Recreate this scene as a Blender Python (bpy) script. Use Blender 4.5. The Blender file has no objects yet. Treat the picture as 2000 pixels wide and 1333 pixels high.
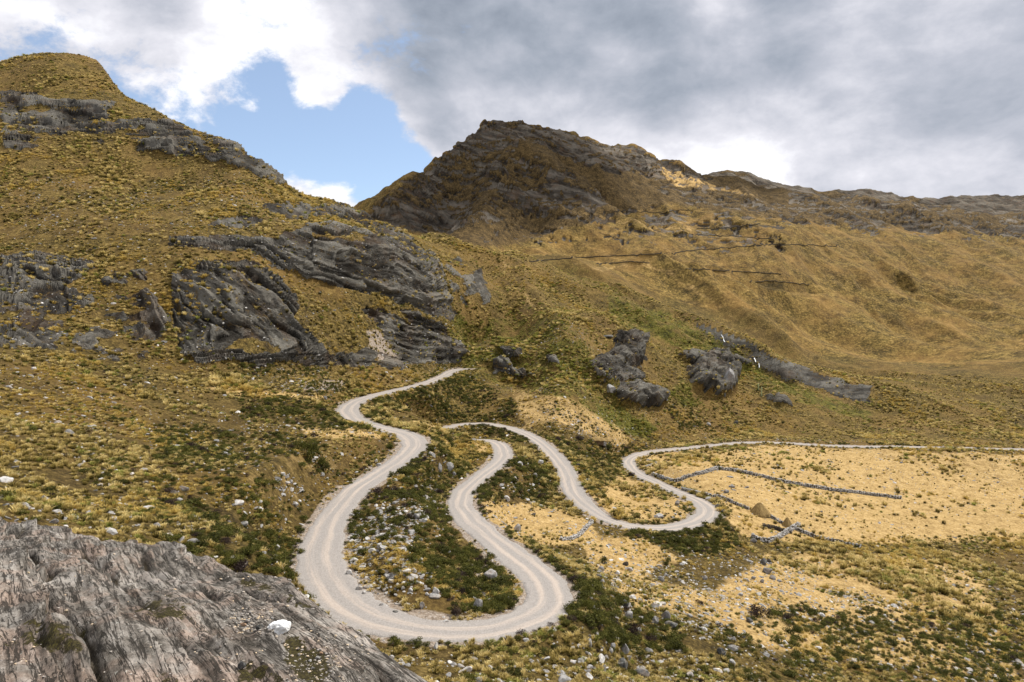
import bpy, math, random, time
import numpy as np
from mathutils import Vector
from mathutils.bvhtree import BVHTree
T0 = time.time()
rad = math.radians
rng = np.random.default_rng(7)
random.seed(7)
S = bpy.context.scene
C = S.collection

# ------------------------------------------------------------------ camera
PITCH = rad(-2.74); F = 1400.0; CX, CY = 1000.0, 666.5
cam = bpy.data.cameras.new('camera'); cam.sensor_width = 36; cam.lens = 36 * F / 2000
cam.clip_start = 0.1; cam.clip_end = 20000
co = bpy.data.objects.new('camera', cam); C.objects.link(co)
co.location = (0, 0, 0); co.rotation_euler = (rad(90) + PITCH, 0, 0)
S.camera = co
S.view_settings.view_transform = 'Standard'; S.view_settings.look = 'None'
S.view_settings.gamma = 1; S.view_settings.use_curve_mapping = False
S.view_settings.exposure = 0.3
S.render.engine = 'CYCLES'

# ------------------------------------------------------------------ node helpers
class NT:
    def __init__(s, tree): s.t = tree; s.n = tree.nodes; s.l = tree.links
    def new(s, typ, **kw):
        n = s.n.new(typ)
        for k, v in kw.items(): setattr(n, k, v)
        return n
    def set(s, sock, v):
        if isinstance(v, bpy.types.NodeSocket): s.l.new(v, sock)
        else:
            if hasattr(sock.default_value, '__len__') and not hasattr(v, '__len__'): v = (v,) * len(sock.default_value)
            if hasattr(v, '__len__') and hasattr(sock.default_value, '__len__') and len(sock.default_value) == 4 and len(v) == 3: v = (*v, 1)
            sock.default_value = v
    def math(s, op, a, b=None, c=None, clamp=False):
        n = s.new('ShaderNodeMath', operation=op); n.use_clamp = clamp
        s.set(n.inputs[0], a)
        if b is not None: s.set(n.inputs[1], b)
        if c is not None: s.set(n.inputs[2], c)
        return n.outputs[0]
    def add(s, a, b): return s.math('ADD', a, b)
    def mul(s, a, b): return s.math('MULTIPLY', a, b)
    def vmath(s, op, a, b=None):
        n = s.new('ShaderNodeVectorMath', operation=op)
        s.set(n.inputs[0], a)
        if b is not None: s.set(n.inputs[1], b)
        return n.outputs['Value'] if op in ('DOT_PRODUCT', 'LENGTH') else n.outputs[0]
    def ss(s, x, a, b, lo=0.0, hi=1.0):
        n = s.new('ShaderNodeMapRange'); n.interpolation_type = 'SMOOTHSTEP'
        s.set(n.inputs[0], x)
        for i, v in enumerate((a, b, lo, hi)): n.inputs[i + 1].default_value = v
        return n.outputs[0]
    def mix(s, f, a, b, mode='MIX'):
        n = s.new('ShaderNodeMix', data_type='RGBA', blend_type=mode)
        s.set(n.inputs[0], f); s.set(n.inputs[6], a); s.set(n.inputs[7], b)
        return n.outputs[2]
    def noise(s, vec, scale, detail=4, rough=0.55, dist=0.0, col=False):
        n = s.new('ShaderNodeTexNoise'); s.set(n.inputs['Vector'], vec)
        n.inputs['Scale'].default_value = scale; n.inputs['Detail'].default_value = detail
        n.inputs['Roughness'].default_value = rough; n.inputs['Distortion'].default_value = dist
        return n.outputs['Color' if col else 'Fac']
    def voro(s, vec, scale, feature='F1', out='Distance'):
        n = s.new('ShaderNodeTexVoronoi', feature=feature); s.set(n.inputs['Vector'], vec)
        n.inputs['Scale'].default_value = scale
        return n.outputs[out]
    def scale3(s, vec, v, rot=(0, 0, 0)):
        n = s.new('ShaderNodeMapping'); s.set(n.inputs[0], vec)
        n.inputs['Scale'].default_value = v; n.inputs['Rotation'].default_value = rot
        return n.outputs[0]
    def ramp(s, f, stops):
        n = s.new('ShaderNodeValToRGB'); s.set(n.inputs[0], f); e = n.color_ramp.elements
        while len(e) < len(stops): e.new(0.5)
        for el, (p, c) in zip(e, stops):
            el.position = p; el.color = (*c, 1) if len(c) == 3 else c
        return n.outputs[0]
    def attr(s, name, out='Color', typ='GEOMETRY'):
        n = s.new('ShaderNodeAttribute', attribute_name=name, attribute_type=typ)
        return n.outputs[out]

# ------------------------------------------------------------------ sky and sun
SUN_AZ, SUN_EL = rad(56), rad(53)          # azimuth from +Y towards +X; high, right and a little beyond
w = bpy.data.worlds.new('World'); S.world = w; w.use_nodes = True
nt = NT(w.node_tree); nt.n.clear()
sky = nt.new('ShaderNodeTexSky', sky_type='NISHITA'); sky.sun_disc = False
sky.sun_elevation = SUN_EL; sky.sun_rotation = SUN_AZ; sky.altitude = 2500
sky.air_density = 1.0; sky.dust_density = 4.0; sky.ozone_density = 1.0
veil = nt.mix(.26, sky.outputs[0], (3.3, 3.9, 4.5))
bg1 = nt.new('ShaderNodeBackground'); bg1.inputs[1].default_value = 0.15
nt.l.new(veil, bg1.inputs[0])
d = nt.vmath('NORMALIZE', nt.new('ShaderNodeTexCoord').outputs['Generated'])
def pdir(px, py):
    v = np.array([(px - CX) / F, math.cos(PITCH) - math.sin(PITCH) * (CY - py) / F, math.sin(PITCH) + math.cos(PITCH) * (CY - py) / F])
    return tuple(v / np.linalg.norm(v))
def blob(px, py, r, amp):                    # soft round patch of sky about a direction
    k = 1.0 / (1 - math.cos(r / F))
    x = nt.math('MULTIPLY_ADD', nt.vmath('DOT_PRODUCT', d, pdir(px, py)), k, -k)
    return nt.mul(nt.math('EXPONENT', x), amp)
sep = nt.new('ShaderNodeSeparateXYZ'); nt.l.new(d, sep.inputs[0])
wv = nt.noise(d, 3.0, 3, col=True)
dsc = nt.new('ShaderNodeVectorMath', operation='SCALE'); nt.l.new(nt.vmath('SUBTRACT', wv, (0.5, 0.5, 0.5)), dsc.inputs[0]); dsc.inputs['Scale'].default_value = 0.07
dw = nt.vmath('ADD', d, dsc.outputs[0])
st = nt.scale3(dw, (1, 1, 1.5))
n_big = nt.noise(st, 4.5, 9, 0.55)
n_mid = nt.noise(st, 13, 8, 0.62)
n_fine = nt.noise(st, 34, 6, 0.6)
cov = nt.add(nt.mul(nt.math('SUBTRACT', n_big, 0.5), 1.3), nt.mul(nt.math('SUBTRACT', n_mid, 0.5), 1.15))
cov = nt.add(cov, nt.mul(nt.math('SUBTRACT', n_fine, 0.5), 0.6))
cov = nt.add(cov, 0.60)
for b in [(640, 285, 105, -1.25), (780, 330, 75, -.95), (860, 370, 60, -.45), (730, 222, 42, -.55), (520, 250, 70, -.7), (525, 150, 38, -.5), (775, 395, 55, -.4), (880, 350, 40, -.1),
          (1368, 312, 15, -.5), (600, 175, 60, .5), (650, 195, 40, .35), (590, 395, 90, .62), (680, 385, 50, .3), (840, 250, 90, .5), (905, 275, 55, .35), (648, 284, 16, .6), (497, 212, 22, .5),
          (250, 330, 150, -.45), (60, 250, 110, -.35), (1800, 250, 330, .35), (1350, 150, 200, .3)]:
    cov = nt.add(cov, blob(*b))
mask = nt.ss(nt.add(cov, nt.mul(nt.math('SUBTRACT', nt.noise(st, 60, 6, .7), .5), .35)), 0.12, 0.50)
# cloud body tone: thick parts grey, rims and low far cloud white
thick = nt.ss(cov, 0.35, 1.35)
g = nt.add(nt.mul(thick, 0.27), nt.mul(nt.math('SUBTRACT', nt.noise(nt.scale3(dw, (1, 1, 1.7)), 6, 7, .55), 0.47), 1.7))
for b in [(1000, 20, 210, .55), (760, 0, 150, .35), (1200, 80, 120, .22), (1500, 40, 200, .35), (1250, 240, 230, -.10), (1330, 180, 140, .15), (520, 60, 130, -.45), (1400, 30, 50, -.5), (1190, 110, 45, -.25), (1480, 320, 80, -.6), (1150, 290, 110, -.25), (1250, 260, 90, .12), (700, 160, 100, -.2),
          (900, -300, 420, .35), (1900, 60, 300, .35), (100, 0, 260, .25)]:
    g = nt.add(g, blob(*b))
fineg = nt.add(nt.mul(nt.math('SUBTRACT', n_mid, 0.5), -0.9), nt.mul(nt.math('SUBTRACT', n_fine, 0.5), -0.2))
g = nt.math('ADD', g, fineg, clamp=True)
ccol = nt.ramp(g, [(0.0, (.90, .90, .935)), (0.2, (.68, .68, .735)), (0.5, (.46, .48, .545)), (0.78, (.32, .355, .42)), (1.0, (.235, .27, .33))])
bg2 = nt.new('ShaderNodeBackground'); nt.l.new(ccol, bg2.inputs[0]); bg2.inputs[1].default_value = 1.0
mx = nt.new('ShaderNodeMixShader'); nt.l.new(mask, mx.inputs[0]); nt.l.new(bg1.outputs[0], mx.inputs[1]); nt.l.new(bg2.outputs[0], mx.inputs[2])
wo = nt.new('ShaderNodeOutputWorld'); nt.l.new(mx.outputs[0], wo.inputs[0])

sl = bpy.data.lights.new('sun', 'SUN'); sl.energy = 4.8; sl.angle = rad(2.0); sl.color = (1.0, 0.95, 0.87)
so = bpy.data.objects.new('sun', sl); C.objects.link(so)
sd = Vector((math.sin(SUN_AZ) * math.cos(SUN_EL), math.cos(SUN_AZ) * math.cos(SUN_EL), math.sin(SUN_EL)))
so.rotation_euler = sd.to_track_quat('Z', 'Y').to_euler(); so.location = (0, 0, 300)

SUNV = np.array(sd)
# ------------------------------------------------------------------ numpy noise
def _h(ix, iy, iz, seed):
    h = (ix * np.int32(374761393) + iy * np.int32(668265263) + iz * np.int32(2147483647 - 61) + np.int32(seed * 974711)).astype(np.int32)
    h = (h ^ (h >> 13)) * np.int32(1274126177)
    h = h ^ (h >> 16)
    return (h & 0xFFFF).astype(np.float32) / 65535.0
def vnoise(x, y, z, seed=0):
    with np.errstate(over='ignore'):
        fx, fy, fz = np.floor(x), np.floor(y), np.floor(z)
        ix, iy, iz = fx.astype(np.int32), fy.astype(np.int32), fz.astype(np.int32)
        x = (x - fx).astype(np.float32); y = (y - fy).astype(np.float32); z = (z - fz).astype(np.float32)
        x = x * x * (3 - 2 * x); y = y * y * (3 - 2 * y); z = z * z * (3 - 2 * z)
        r = 0
        for dz in (0, 1):
            a = _h(ix, iy, iz + dz, seed) * (1 - x) + _h(ix + 1, iy, iz + dz, seed) * x
            b = _h(ix, iy + 1, iz + dz, seed) * (1 - x) + _h(ix + 1, iy + 1, iz + dz, seed) * x
            r = r + (a * (1 - y) + b * y) * (z if dz else 1 - z)
        return r * 2 - 1
def fbm(x, y, z, octv=4, seed=0, gain=.5, ridged=False):
    r = 0; a = 1; n = 0
    for o in range(octv):
        v = vnoise(x + 17.3 * o, y - 9.1 * o, z + 4.7 * o, seed + o)
        if ridged: v = 1 - 2 * np.abs(v)
        r = r + a * v; n += a; a *= gain; x = x * 2.03; y = y * 2.03; z = z * 2.03
    return r / n
def sstep(x, a, b):
    t = np.clip((x - a) / (b - a), 0, 1); return t * t * (3 - 2 * t)

# ------------------------------------------------------------------ surveying: photo pixel + distance -> place
cp, sp_ = math.cos(PITCH), math.sin(PITCH)
def ray(px, py):
    u = (np.asarray(px, float) - CX) / F; v = (CY - np.asarray(py, float)) / F
    return u, cp - sp_ * v, sp_ + cp * v
def at(px, py, Y):
    x, y, z = ray(px, py); return np.stack([x * Y / y, np.asarray(Y, float) + 0 * x, z * Y / y], -1)
def proj(P):
    x, y, z = P[..., 0], P[..., 1], P[..., 2]
    dpt = y * cp + z * sp_; up = -y * sp_ + z * cp
    dpt = np.maximum(dpt, .01)
    return CX + F * x / dpt, CY - F * up / dpt

# road: centre line (pixel x, pixel y, height below the eye, full width in metres)
ROAD = [(918,721,-33,6),(895,722,-33.2,6.5),(880,727,-33.5,6.6),(868,735,-33.8,6.6),(840,746,-34.1,6.4),(800,757,-34.5,6.2),(760,766,-34.9,6.2),(718,777,-35.3,6.8),
 (692,787,-35.7,7.4),(680,799,-36.1,7.8),(684,812,-36.6,7.8),(705,825,-37,7.3),(735,835,-37.4,6.7),(770,843,-37.9,7),(798,853,-38.3,8.2),(810,866,-38.6,8.2),(800,883,-38.9,7.6),
 (775,903,-39.3,6.9),(740,928,-39.6,6.7),(705,952,-39.9,6.6),(672,982,-40.2,6.8),(645,1018,-40.5,7.1),(630,1055,-40.7,7.4),(625,1095,-40.9,7.8),(636,1135,-41.1,8.2),(662,1170,-41.3,8.4),(705,1200,-41.6,8.1),
 (765,1219,-41.9,7.5),(840,1230,-42.2,6.8),(920,1232,-42.5,6.8),(990,1222,-42.9,7.2),(1045,1200,-43.4,7.8),(1070,1170,-43.8,8),(1062,1138,-44.2,7.8),(1030,1105,-44.6,7.5),(985,1072,-45,7.1),
 (943,1039,-45.5,6.7),(910,1008,-46,6.7),(899,980,-46.4,6.7),(912,955,-46.8,6.2),(940,930,-47.1,6.0),(970,908,-47.5,6.3),(984,890,-47.8,7.0),(978,873,-48.1,6.6),(955,862,-48.4,5.8),
 None,(872,836,-50,5.0),(900,830,-50.2,5.0),(940,828,-50.5,5.2),(980,833,-50.9,5.5),(1020,845,-51.4,5.6),(1052,863,-52,6),(1080,887,-52.8,6.3),(1102,915,-53.8,6.8),(1113,945,-54.8,7.2),(1128,972,-55.8,7),
 (1155,997,-57,6.4),(1190,1016,-58.3,6.0),(1235,1029,-59.7,6.0),(1285,1033,-61,6.4),(1335,1028,-62.2,7.2),(1370,1015,-63,7.8),(1382,998,-63.6,7.6),(1366,982,-64.1,6.9),(1335,967,-64.6,5.9),(1298,951,-65.1,5.5),
 (1262,934,-65.6,5.5),(1235,918,-66.1,5.9),(1227,903,-66.6,6.3),(1243,890,-67,6),(1280,882,-67.4,5.6),(1330,877,-67.9,5.5),(1400,870,-68.5,5.5),(1460,865,-69.1,5.5),(1533,866,-70,5.5),(1640,872,-71,5.5),(1800,874,-72,5.5),(2050,880,-73,5.5)]
rp = []
for i, q in enumerate(ROAD):
    if q is None:
        a = rp[-1]; z0 = a[2]
        for (x, y, dz) in [(-20, 261, -.5), (-30, 269, -.9), (-34.5, 281, -1.2), (-32, 291, -1.5)]:
            rp.append((x, y, z0 + dz, 6.0))
        continue
    px, py, z, wd = q; X, Yd, Z = ray(px, py); k = z / Z
    rp.append((X * k, Yd * k, z, wd))
rp = np.array(rp)
def catmull(P, n):
    out = []
    Q = np.vstack([2 * P[0] - P[1], P, 2 * P[-1] - P[-2]])
    for i in range(len(P) - 1):
        p0, p1, p2, p3 = Q[i:i + 4]; t = np.linspace(0, 1, n, endpoint=False)[:, None]
        out.append(.5 * ((2 * p1) + (-p0 + p2) * t + (2 * p0 - 5 * p1 + 4 * p2 - p3) * t * t + (-p0 + 3 * p1 - 3 * p2 + p3) * t ** 3))
    return np.vstack(out + [P[-1:]])
road = catmull(rp, 12)
# smooth the plan a little
for _ in range(6): road[1:-1] = (road[:-2] + 2 * road[1:-1] + road[2:]) / 4
seg = np.r_[0, np.cumsum(np.linalg.norm(np.diff(road[:, :2], axis=0), axis=1))]
ns = int(seg[-1] / 0.9)
ss_ = np.linspace(0, seg[-1], ns)
road = np.stack([np.interp(ss_, seg, road[:, k]) for k in range(4)], -1)

# ------------------------------------------------------------------ terrain control points (pixel x, pixel y, distance)
CPT = [
 # near slopes
 (1000,1333,78),(1000,1290,84),(1150,1333,84),(1300,1333,95),(1420,1333,104),(1533,1333,112),(1533,1250,135),(1533,1170,160),(1533,1100,190),(1400,1250,122),(1300,1200,125),(1200,1240,108),(1170,1180,115),(1140,1250,100),
 (1200,1100,160),(1100,1060,165),(1050,1000,188),(1000,1000,182),(960,1010,172),(1130,1080,160),(1300,1100,170),(1400,1130,165),(1400,1060,190),(1450,1020,218),(1500,980,245),(1533,1020,228),(1533,930,290),(1440,900,305),(1320,910,278),(1280,990,222),(1200,980,232),
 (1170,940,252),(1160,890,288),(1130,850,300),(1200,850,332),
 (800,1310,76),(860,1290,82),(700,1240,88),(1250,1290,105),
 (770,1140,101),(720,1090,107),(760,1040,121),(820,1060,122),(880,1110,118),(940,1150,112),(850,980,158),(800,980,142),(840,930,172),(880,900,208),(850,1190,97),(960,1180,107),
 (905,845,246),(875,843,248),(935,852,244),(848,843,238),(950,890,230),(920,900,220),(1000,930,215),(1040,900,240),(1060,960,212),(1040,970,205),(1030,1040,170),
 (900,800,320),(850,790,302),(780,800,268),(730,800,256),(800,830,236),(840,825,270),(960,800,326),(950,765,345),(880,765,335),(940,740,366),
 (467,1100,74),(467,1050,88),(467,1000,104),(467,900,138),(467,800,186),(467,740,226),(467,718,240),(520,1090,78),(560,1120,84),(545,1000,108),(580,960,120),(640,930,139),(690,900,157),(740,875,172),(760,860,182),(560,860,163),(600,850,172),(650,820,200),(600,780,212),(560,740,236),(600,760,222),(660,750,248),(560,716,250),(700,716,268),(800,714,292),(860,712,305),(750,740,266),(820,730,290),
 (200,1100,56),(200,1000,78),(0,1060,50),(0,950,75),(-100,850,95),(200,850,130),(0,800,128),(200,730,190),(0,700,165),(300,740,205),(-300,900,70),(-300,700,130),
 (1700,1333,125),(1700,1200,160),(1700,1050,225),(1700,950,295),(1850,1100,215),(2000,1333,140),(2000,1100,220),(2000,950,310),(1800,860,400),(2000,850,440),(2300,1100,220),(2300,850,450),(2300,1333,150),
 # left hill and cliffs
 (467,700,243),(467,600,262),(467,520,287),(467,480,300),(467,462,306),(467,430,335),(467,400,352),(467,350,390),(467,310,418),(467,294,428),
 (550,690,256),(560,600,275),(600,560,292),(550,530,296),(550,470,312),(600,650,268),(640,690,268),(650,570,296),(650,466,316),(600,445,345),(560,430,360),(560,398,385),(620,405,410),(600,385,440),(550,362,438),(550,354,442),(500,320,434),(640,390,462),(690,412,470),(733,432,490),
 (700,650,282),(700,600,296),(740,585,305),(740,480,335),(720,462,358),(690,440,398),(650,430,385),(780,455,500),(800,600,315),(800,500,346),(820,490,400),(780,680,298),(850,690,312),(850,640,322),(850,620,326),(855,530,368),(885,615,345),(870,560,362),
 # mid slope
 (850,467,560),(900,480,600),(950,498,660),(1010,511,740),(900,540,430),(920,600,385),(900,650,345),(950,650,362),(920,700,325),(1000,570,500),(1000,520,610),(1000,650,378),(1000,700,348),(1000,745,325),(1050,600,470),(1100,560,600),(1100,640,420),(1100,700,372),(1100,760,335),(1100,800,318),(1180,570,640),(1200,640,470),(1200,700,420),(1200,760,385),(1200,810,356),(1250,600,620),(1300,625,560),(1300,680,500),(1300,740,440),(1300,800,400),(1300,850,376),
 (1350,645,545),(1400,680,520),(1400,740,475),(1400,800,430),(1400,850,402),(1450,715,510),(1533,745,505),(1533,800,455),(1533,840,425),(1460,830,418),
 (1350,628,640),(1420,650,650),(1480,680,640),(1533,708,630),(1450,620,740),(1533,660,720),(1380,585,760),(1300,560,780),(1300,600,700),(1533,600,850),(1450,560,860),(1200,545,730),(1270,512,830),(1180,515,800),(1100,514,770),(1060,512,790),
 (1350,520,900),(1450,520,930),(1533,530,950),(1400,480,1010),(1300,495,920),(1200,497,880),(1533,480,1040),(1100,500,860),(1000,497,800),(940,485,790),
 (1700,760,520),(1850,760,560),(2000,740,600),(1700,650,850),(2000,640,900),(1700,520,1080),(2000,520,1150),(1700,850,430),(2300,640,900),
 # mountain
 (860,455,850),(800,440,880),(760,420,930),(728,418,960),(740,402,985),(760,392,1010),(790,378,1050),(820,365,1080),(835,342,1110),(870,310,1150),(920,272,1210),(960,246,1260),(990,236,1290),(1050,250,1300),(1100,268,1320),(1150,284,1340),(1200,291,1350),(1250,297,1370),(1300,320,1400),(1350,335,1430),(1385,344,1450),
 (900,440,880),(960,450,900),(1000,440,930),(1060,450,940),(1100,470,900),(870,400,980),(950,390,1040),(900,350,1080),(1000,400,1040),(1000,340,1130),(990,290,1210),(1060,380,1090),(1060,310,1200),(1100,420,1010),(1100,350,1150),(1160,400,1090),(1200,340,1240),(1200,430,1060),(1250,380,1200),(1300,430,1120),(1300,360,1300),(1400,430,1150),(1400,380,1320),(1470,380,1380),(1500,400,1300),(1533,430,1200),(1430,358,1440),(1533,385,1450),
 (1600,395,1500),(1700,400,1550),(1850,420,1600),(2000,430,1650),(2300,450,1700),(1700,450,1250),(2000,480,1300),
 # left of the frame
 (400,262,450),(300,215,480),(180,175,500),(0,160,500),(-300,200,460),(300,330,400),(100,300,390),(-50,320,370),(350,420,330),(200,400,330),(0,430,310),(350,560,262),(200,560,255),(0,560,240),(350,700,235),(-300,550,240),(420,340,400),
]
def push(c):
    px, py, Yd = c
    if 420 < px < 790 and 755 < py < 1015 and Yd < 250: return (px, py, Yd * 1.06)
    if py < 750 and 230 < Yd < 620 and 460 <= px < 1100:
        f_ = 1 + .19 * min(max((px - 480) / 330, 0), 1) * (1 if px < 930 else max(0, (1100 - px) / 170))
        if Yd > 440: f_ = 1 + (f_ - 1) * max(0, (620 - Yd) / 180)
        if px > 930 and py < 600: f_ = 1
        return (px, py, Yd * f_)
    return c
CPT = [push(c) for c in CPT]
P = np.array([at(*c) for c in CPT])
cols = [P, road[::14, :3]]
# behind the skylines the land falls away
def behind(pts, k, dt):
    out = []
    for c_ in pts:
        px, py, Y = push(c_); q = at(px, py, Y); out.append((q[0] * k, q[1] * k, (q[2] / Y - dt) * Y * k))
    return np.array(out)
cols.append(behind([(400,262,450),(300,215,480),(180,175,500),(0,160,500),(-300,200,460),(467,294,428),(500,320,434),(550,354,442),(640,390,462),(690,412,470),(733,432,490),(780,455,500),(850,467,560),(900,480,600)], 1.16, .05))
cols.append(behind([(728,418,960),(790,378,1050),(870,310,1150),(920,272,1210),(990,236,1290),(1100,268,1320),(1200,291,1350),(1300,320,1400),(1385,344,1450),(1533,385,1450),(1700,400,1550),(2000,430,1650)], 1.22, .09))
near = []
for th, r, z in [(-55,15,-12),(-30,15,-13),(0,15,-13),(30,15,-14),(55,15,-15),(-55,35,-15),(-30,35,-20),(0,40,-26),(30,45,-32),(55,45,-34),(0,60,-35),(-30,55,-24),(55,120,-66),(-60,90,-12),(-60,250,5),(-62,500,60),(-30,700,40),(-20,800,40),(60,700,-30),(62,1500,120),(-62,1600,80),(-40,1600,60),(-20,1600,60),(0,2200,100),(30,2200,100),(62,2400,100),(-62,2400,60),(-35,2400,60)]:
    t = rad(th); near.append((r * math.sin(t), r * math.cos(t), z))
cols.append(np.array(near))
P = np.vstack(cols)
th = np.arctan2(P[:, 0], P[:, 1]); rr = np.hypot(P[:, 0], P[:, 1]); tv = P[:, 2] / rr
A = np.stack([th * 1.6, np.log(rr)], -1)
def kern(d2): return .5 * d2 * np.log(d2 + 1e-12)
D2 = ((A[:, None] - A[None]) ** 2).sum(-1)
n = len(A); K = kern(D2) + np.eye(n) * 2e-5
Pm = np.c_[np.ones(n), A]
M = np.block([[K, Pm], [Pm.T, np.zeros((3, 3))]])
sol = np.linalg.solve(M, np.r_[tv, 0, 0, 0]); wgt, poly = sol[:n], sol[n:]
def base_t(theta, r):
    a = np.stack([theta.ravel() * 1.6, np.log(r.ravel())], -1); out = np.empty(len(a))
    for i in range(0, len(a), 20000):
        b = a[i:i + 20000]; d2 = ((b[:, None] - A[None]) ** 2).sum(-1)
        out[i:i + 20000] = kern(d2) @ wgt + np.c_[np.ones(len(b)), b] @ poly
    return out.reshape(theta.shape)
TH = np.linspace(rad(-63), rad(63), 300); LR = np.linspace(math.log(12), math.log(2600), 420)
BT = base_t(*np.meshgrid(TH, np.exp(LR), indexing='ij'))     # [theta, lr]
def bil(G, theta, lr):
    fi = np.clip((theta - TH[0]) / (TH[1] - TH[0]), 0, len(TH) - 1.001); fj = np.clip((lr - LR[0]) / (LR[1] - LR[0]), 0, len(LR) - 1.001)
    i = fi.astype(int); j = fj.astype(int); a = fi - i; b = fj - j
    return (G[i, j] * (1 - a) + G[i + 1, j] * a) * (1 - b) + (G[i, j + 1] * (1 - a) + G[i + 1, j + 1] * a) * b

# grid: columns by bearing, rows by distance, denser where the land rises towards the viewer
c_in = np.arange(-38.5, 38.5, 0.078); c_out = 38.5 + np.cumsum(np.linspace(.1, .7, 58))
colth = np.radians(np.r_[-c_out[::-1], c_in, c_out]); NC = len(colth); NR = 980
LF = np.linspace(math.log(13), math.log(2500), 1300)
tt = bil(BT, colth[:, None] + 0 * LF[None], 0 * colth[:, None] + LF[None])
dens = np.clip(np.diff(tt, axis=1), 0, None) * F * .512
dens = np.minimum(dens, 4.0)
kb = np.ones(25) / 25
dens = np.apply_along_axis(lambda v: np.convolve(np.pad(v, 12, mode='edge'), kb, 'valid'), 0, dens)
dens = np.apply_along_axis(lambda v: np.convolve(np.pad(v, 4, mode='edge'), np.ones(9) / 9, 'valid'), 1, dens)
span = dens.sum(1, keepdims=True)
dens = dens / span * .78 + .22 / dens.shape[1]
cum = np.c_[np.zeros(NC), np.cumsum(dens, 1)]; cum /= cum[:, -1:]
rows = np.linspace(0, 1, NR)
LRg = np.stack([np.interp(rows, cum[i], LF) for i in range(NC)])     # [col,row]
THg = np.repeat(colth[:, None], NR, 1)
R = np.exp(LRg); Z = bil(BT, THg, LRg) * R
X = R * np.sin(THg); Y = R * np.cos(THg)
print('grid', NC, NR, time.time() - T0)

# undulation: bigger with distance
f = np.clip(R / 250, .25, 4)
Z += fbm(X / 38, Y / 38, 0 * X, 4, 3) * 1.6 * np.clip(R / 250, .3, 2.2) * sstep(R, 60, 130) + fbm(X / 7, Y / 7, 0 * X, 3, 11) * .35
# gullies running down the far meadow
far = sstep(R, 520, 640) * (1 - sstep(R, 1150, 1350))
gx = (X * .80 + Y * .60)
Z += far * 15 * fbm(gx / 75, (Y * .8 - X * .6) / 420, 0 * X, 2, 21, ridged=True)
mt = sstep(R, 850, 1000)
Z += mt * 20 * fbm(X / 95, Y / 260, Z / 200, 4, 31, ridged=True)

# spurs and gullies that can be read in the photograph
def first_hit(px, py):
    u, v, w_ = ray(px, py); t_ = math.atan2(u, v); i = int(np.clip(np.searchsorted(colth, t_), 1, NC - 2))
    _, yy = proj(np.stack([X[i], Y[i], Z[i]], -1)); k = int(np.argmax(yy <= py))
    return np.array([X[i, k], Y[i, k]])
def crease(pts, h_, wd):
    W = np.array([first_hit(*q_) for q_ in pts]); dm = np.full(X.shape, 1e9)
    bb = (X > W[:, 0].min() - 4 * wd) & (X < W[:, 0].max() + 4 * wd) & (Y > W[:, 1].min() - 4 * wd) & (Y < W[:, 1].max() + 4 * wd)
    xs, ys = X[bb], Y[bb]; d_ = np.full(len(xs), 1e9)
    for a, b in zip(W[:-1], W[1:]):
        v_ = b - a; t_ = np.clip(((xs - a[0]) * v_[0] + (ys - a[1]) * v_[1]) / (v_ @ v_ + 1e-9), 0, 1)
        d_ = np.minimum(d_, np.hypot(xs - a[0] - t_ * v_[0], ys - a[1] - t_ * v_[1]))
    d_ += fbm(xs / 25, ys / 25, 0 * xs, 3, 44) * wd * .5
    return bb, h_ * np.exp(-(np.abs(d_) / wd) ** 1.6)
for cr in [crease([(984,243),(1000,245)], 7, 20), crease([(1265,514),(1330,548),(1400,592),(1470,640),(1533,690)], 13, 16), crease([(1350,532),(1420,560),(1470,590),(1533,640)], 8, 12), crease([(1400,540),(1450,560),(1533,590)], 8, 13), crease([(1100,518),(1180,530),(1260,575),(1350,615)], -9, 14), crease([(1480,556),(1533,560),(1600,566)], -8, 9),
           crease([(850,470),(900,492),(1000,520),(1100,560),(1200,600),(1300,650)], 5, 14), crease([(1350,650),(1400,672),(1440,694),(1480,718),(1533,742)], -7, 7), crease([(1350,634),(1400,650),(1460,680),(1533,722)], 4, 7),
           crease([(870,600),(920,640),(980,690),(1040,740)], -5, 12), crease([(1020,540),(1060,610),(1120,680)], 4, 10), crease([(950,520),(1000,600),(1040,660)], -4, 9), crease([(1180,640),(1260,690),(1330,760)], 5, 14), crease([(1060,690),(1150,740),(1250,840)], -4, 10),
           crease([(1030,330),(1080,370),(1160,420)], 15, 34), crease([(930,300),(900,345),(870,420)], -22, 34), crease([(1000,300),(960,380),(940,450)], 20, 28), crease([(1050,420),(1000,450),(960,480)], -10, 20), crease([(1100,300),(1180,370),(1240,430)], -16, 30), crease([(870,320),(800,390),(760,420)], 18, 30)]:
    Z[cr[0]] += cr[1] * 1.35

# road bench
gx0, gx1, gy0, gy1, gs = -160., 420., 60., 470., 0.8
GX = np.arange(gx0, gx1, gs); GY = np.arange(gy0, gy1, gs)
RD = np.full((len(GX), len(GY)), 1e9, np.float32); RZ = np.zeros_like(RD); RW = np.zeros_like(RD)
gxx, gyy = np.meshgrid(GX, GY, indexing='ij')
for q in road:          # stamp: only the neighbourhood of each road point
    i0 = max(0, int((q[0] - 26 - gx0) / gs)); i1 = min(len(GX), int((q[0] + 26 - gx0) / gs) + 1)
    j0 = max(0, int((q[1] - 26 - gy0) / gs)); j1 = min(len(GY), int((q[1] + 26 - gy0) / gs) + 1)
    if i1 <= i0 or j1 <= j0: continue
    dd = np.hypot(gxx[i0:i1, j0:j1] - q[0], gyy[i0:i1, j0:j1] - q[1])
    m = dd < RD[i0:i1, j0:j1]
    RD[i0:i1, j0:j1][m] = dd[m]; RZ[i0:i1, j0:j1][m] = q[2]; RW[i0:i1, j0:j1][m] = q[3] / 2
RD = np.minimum(RD, 40)
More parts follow.
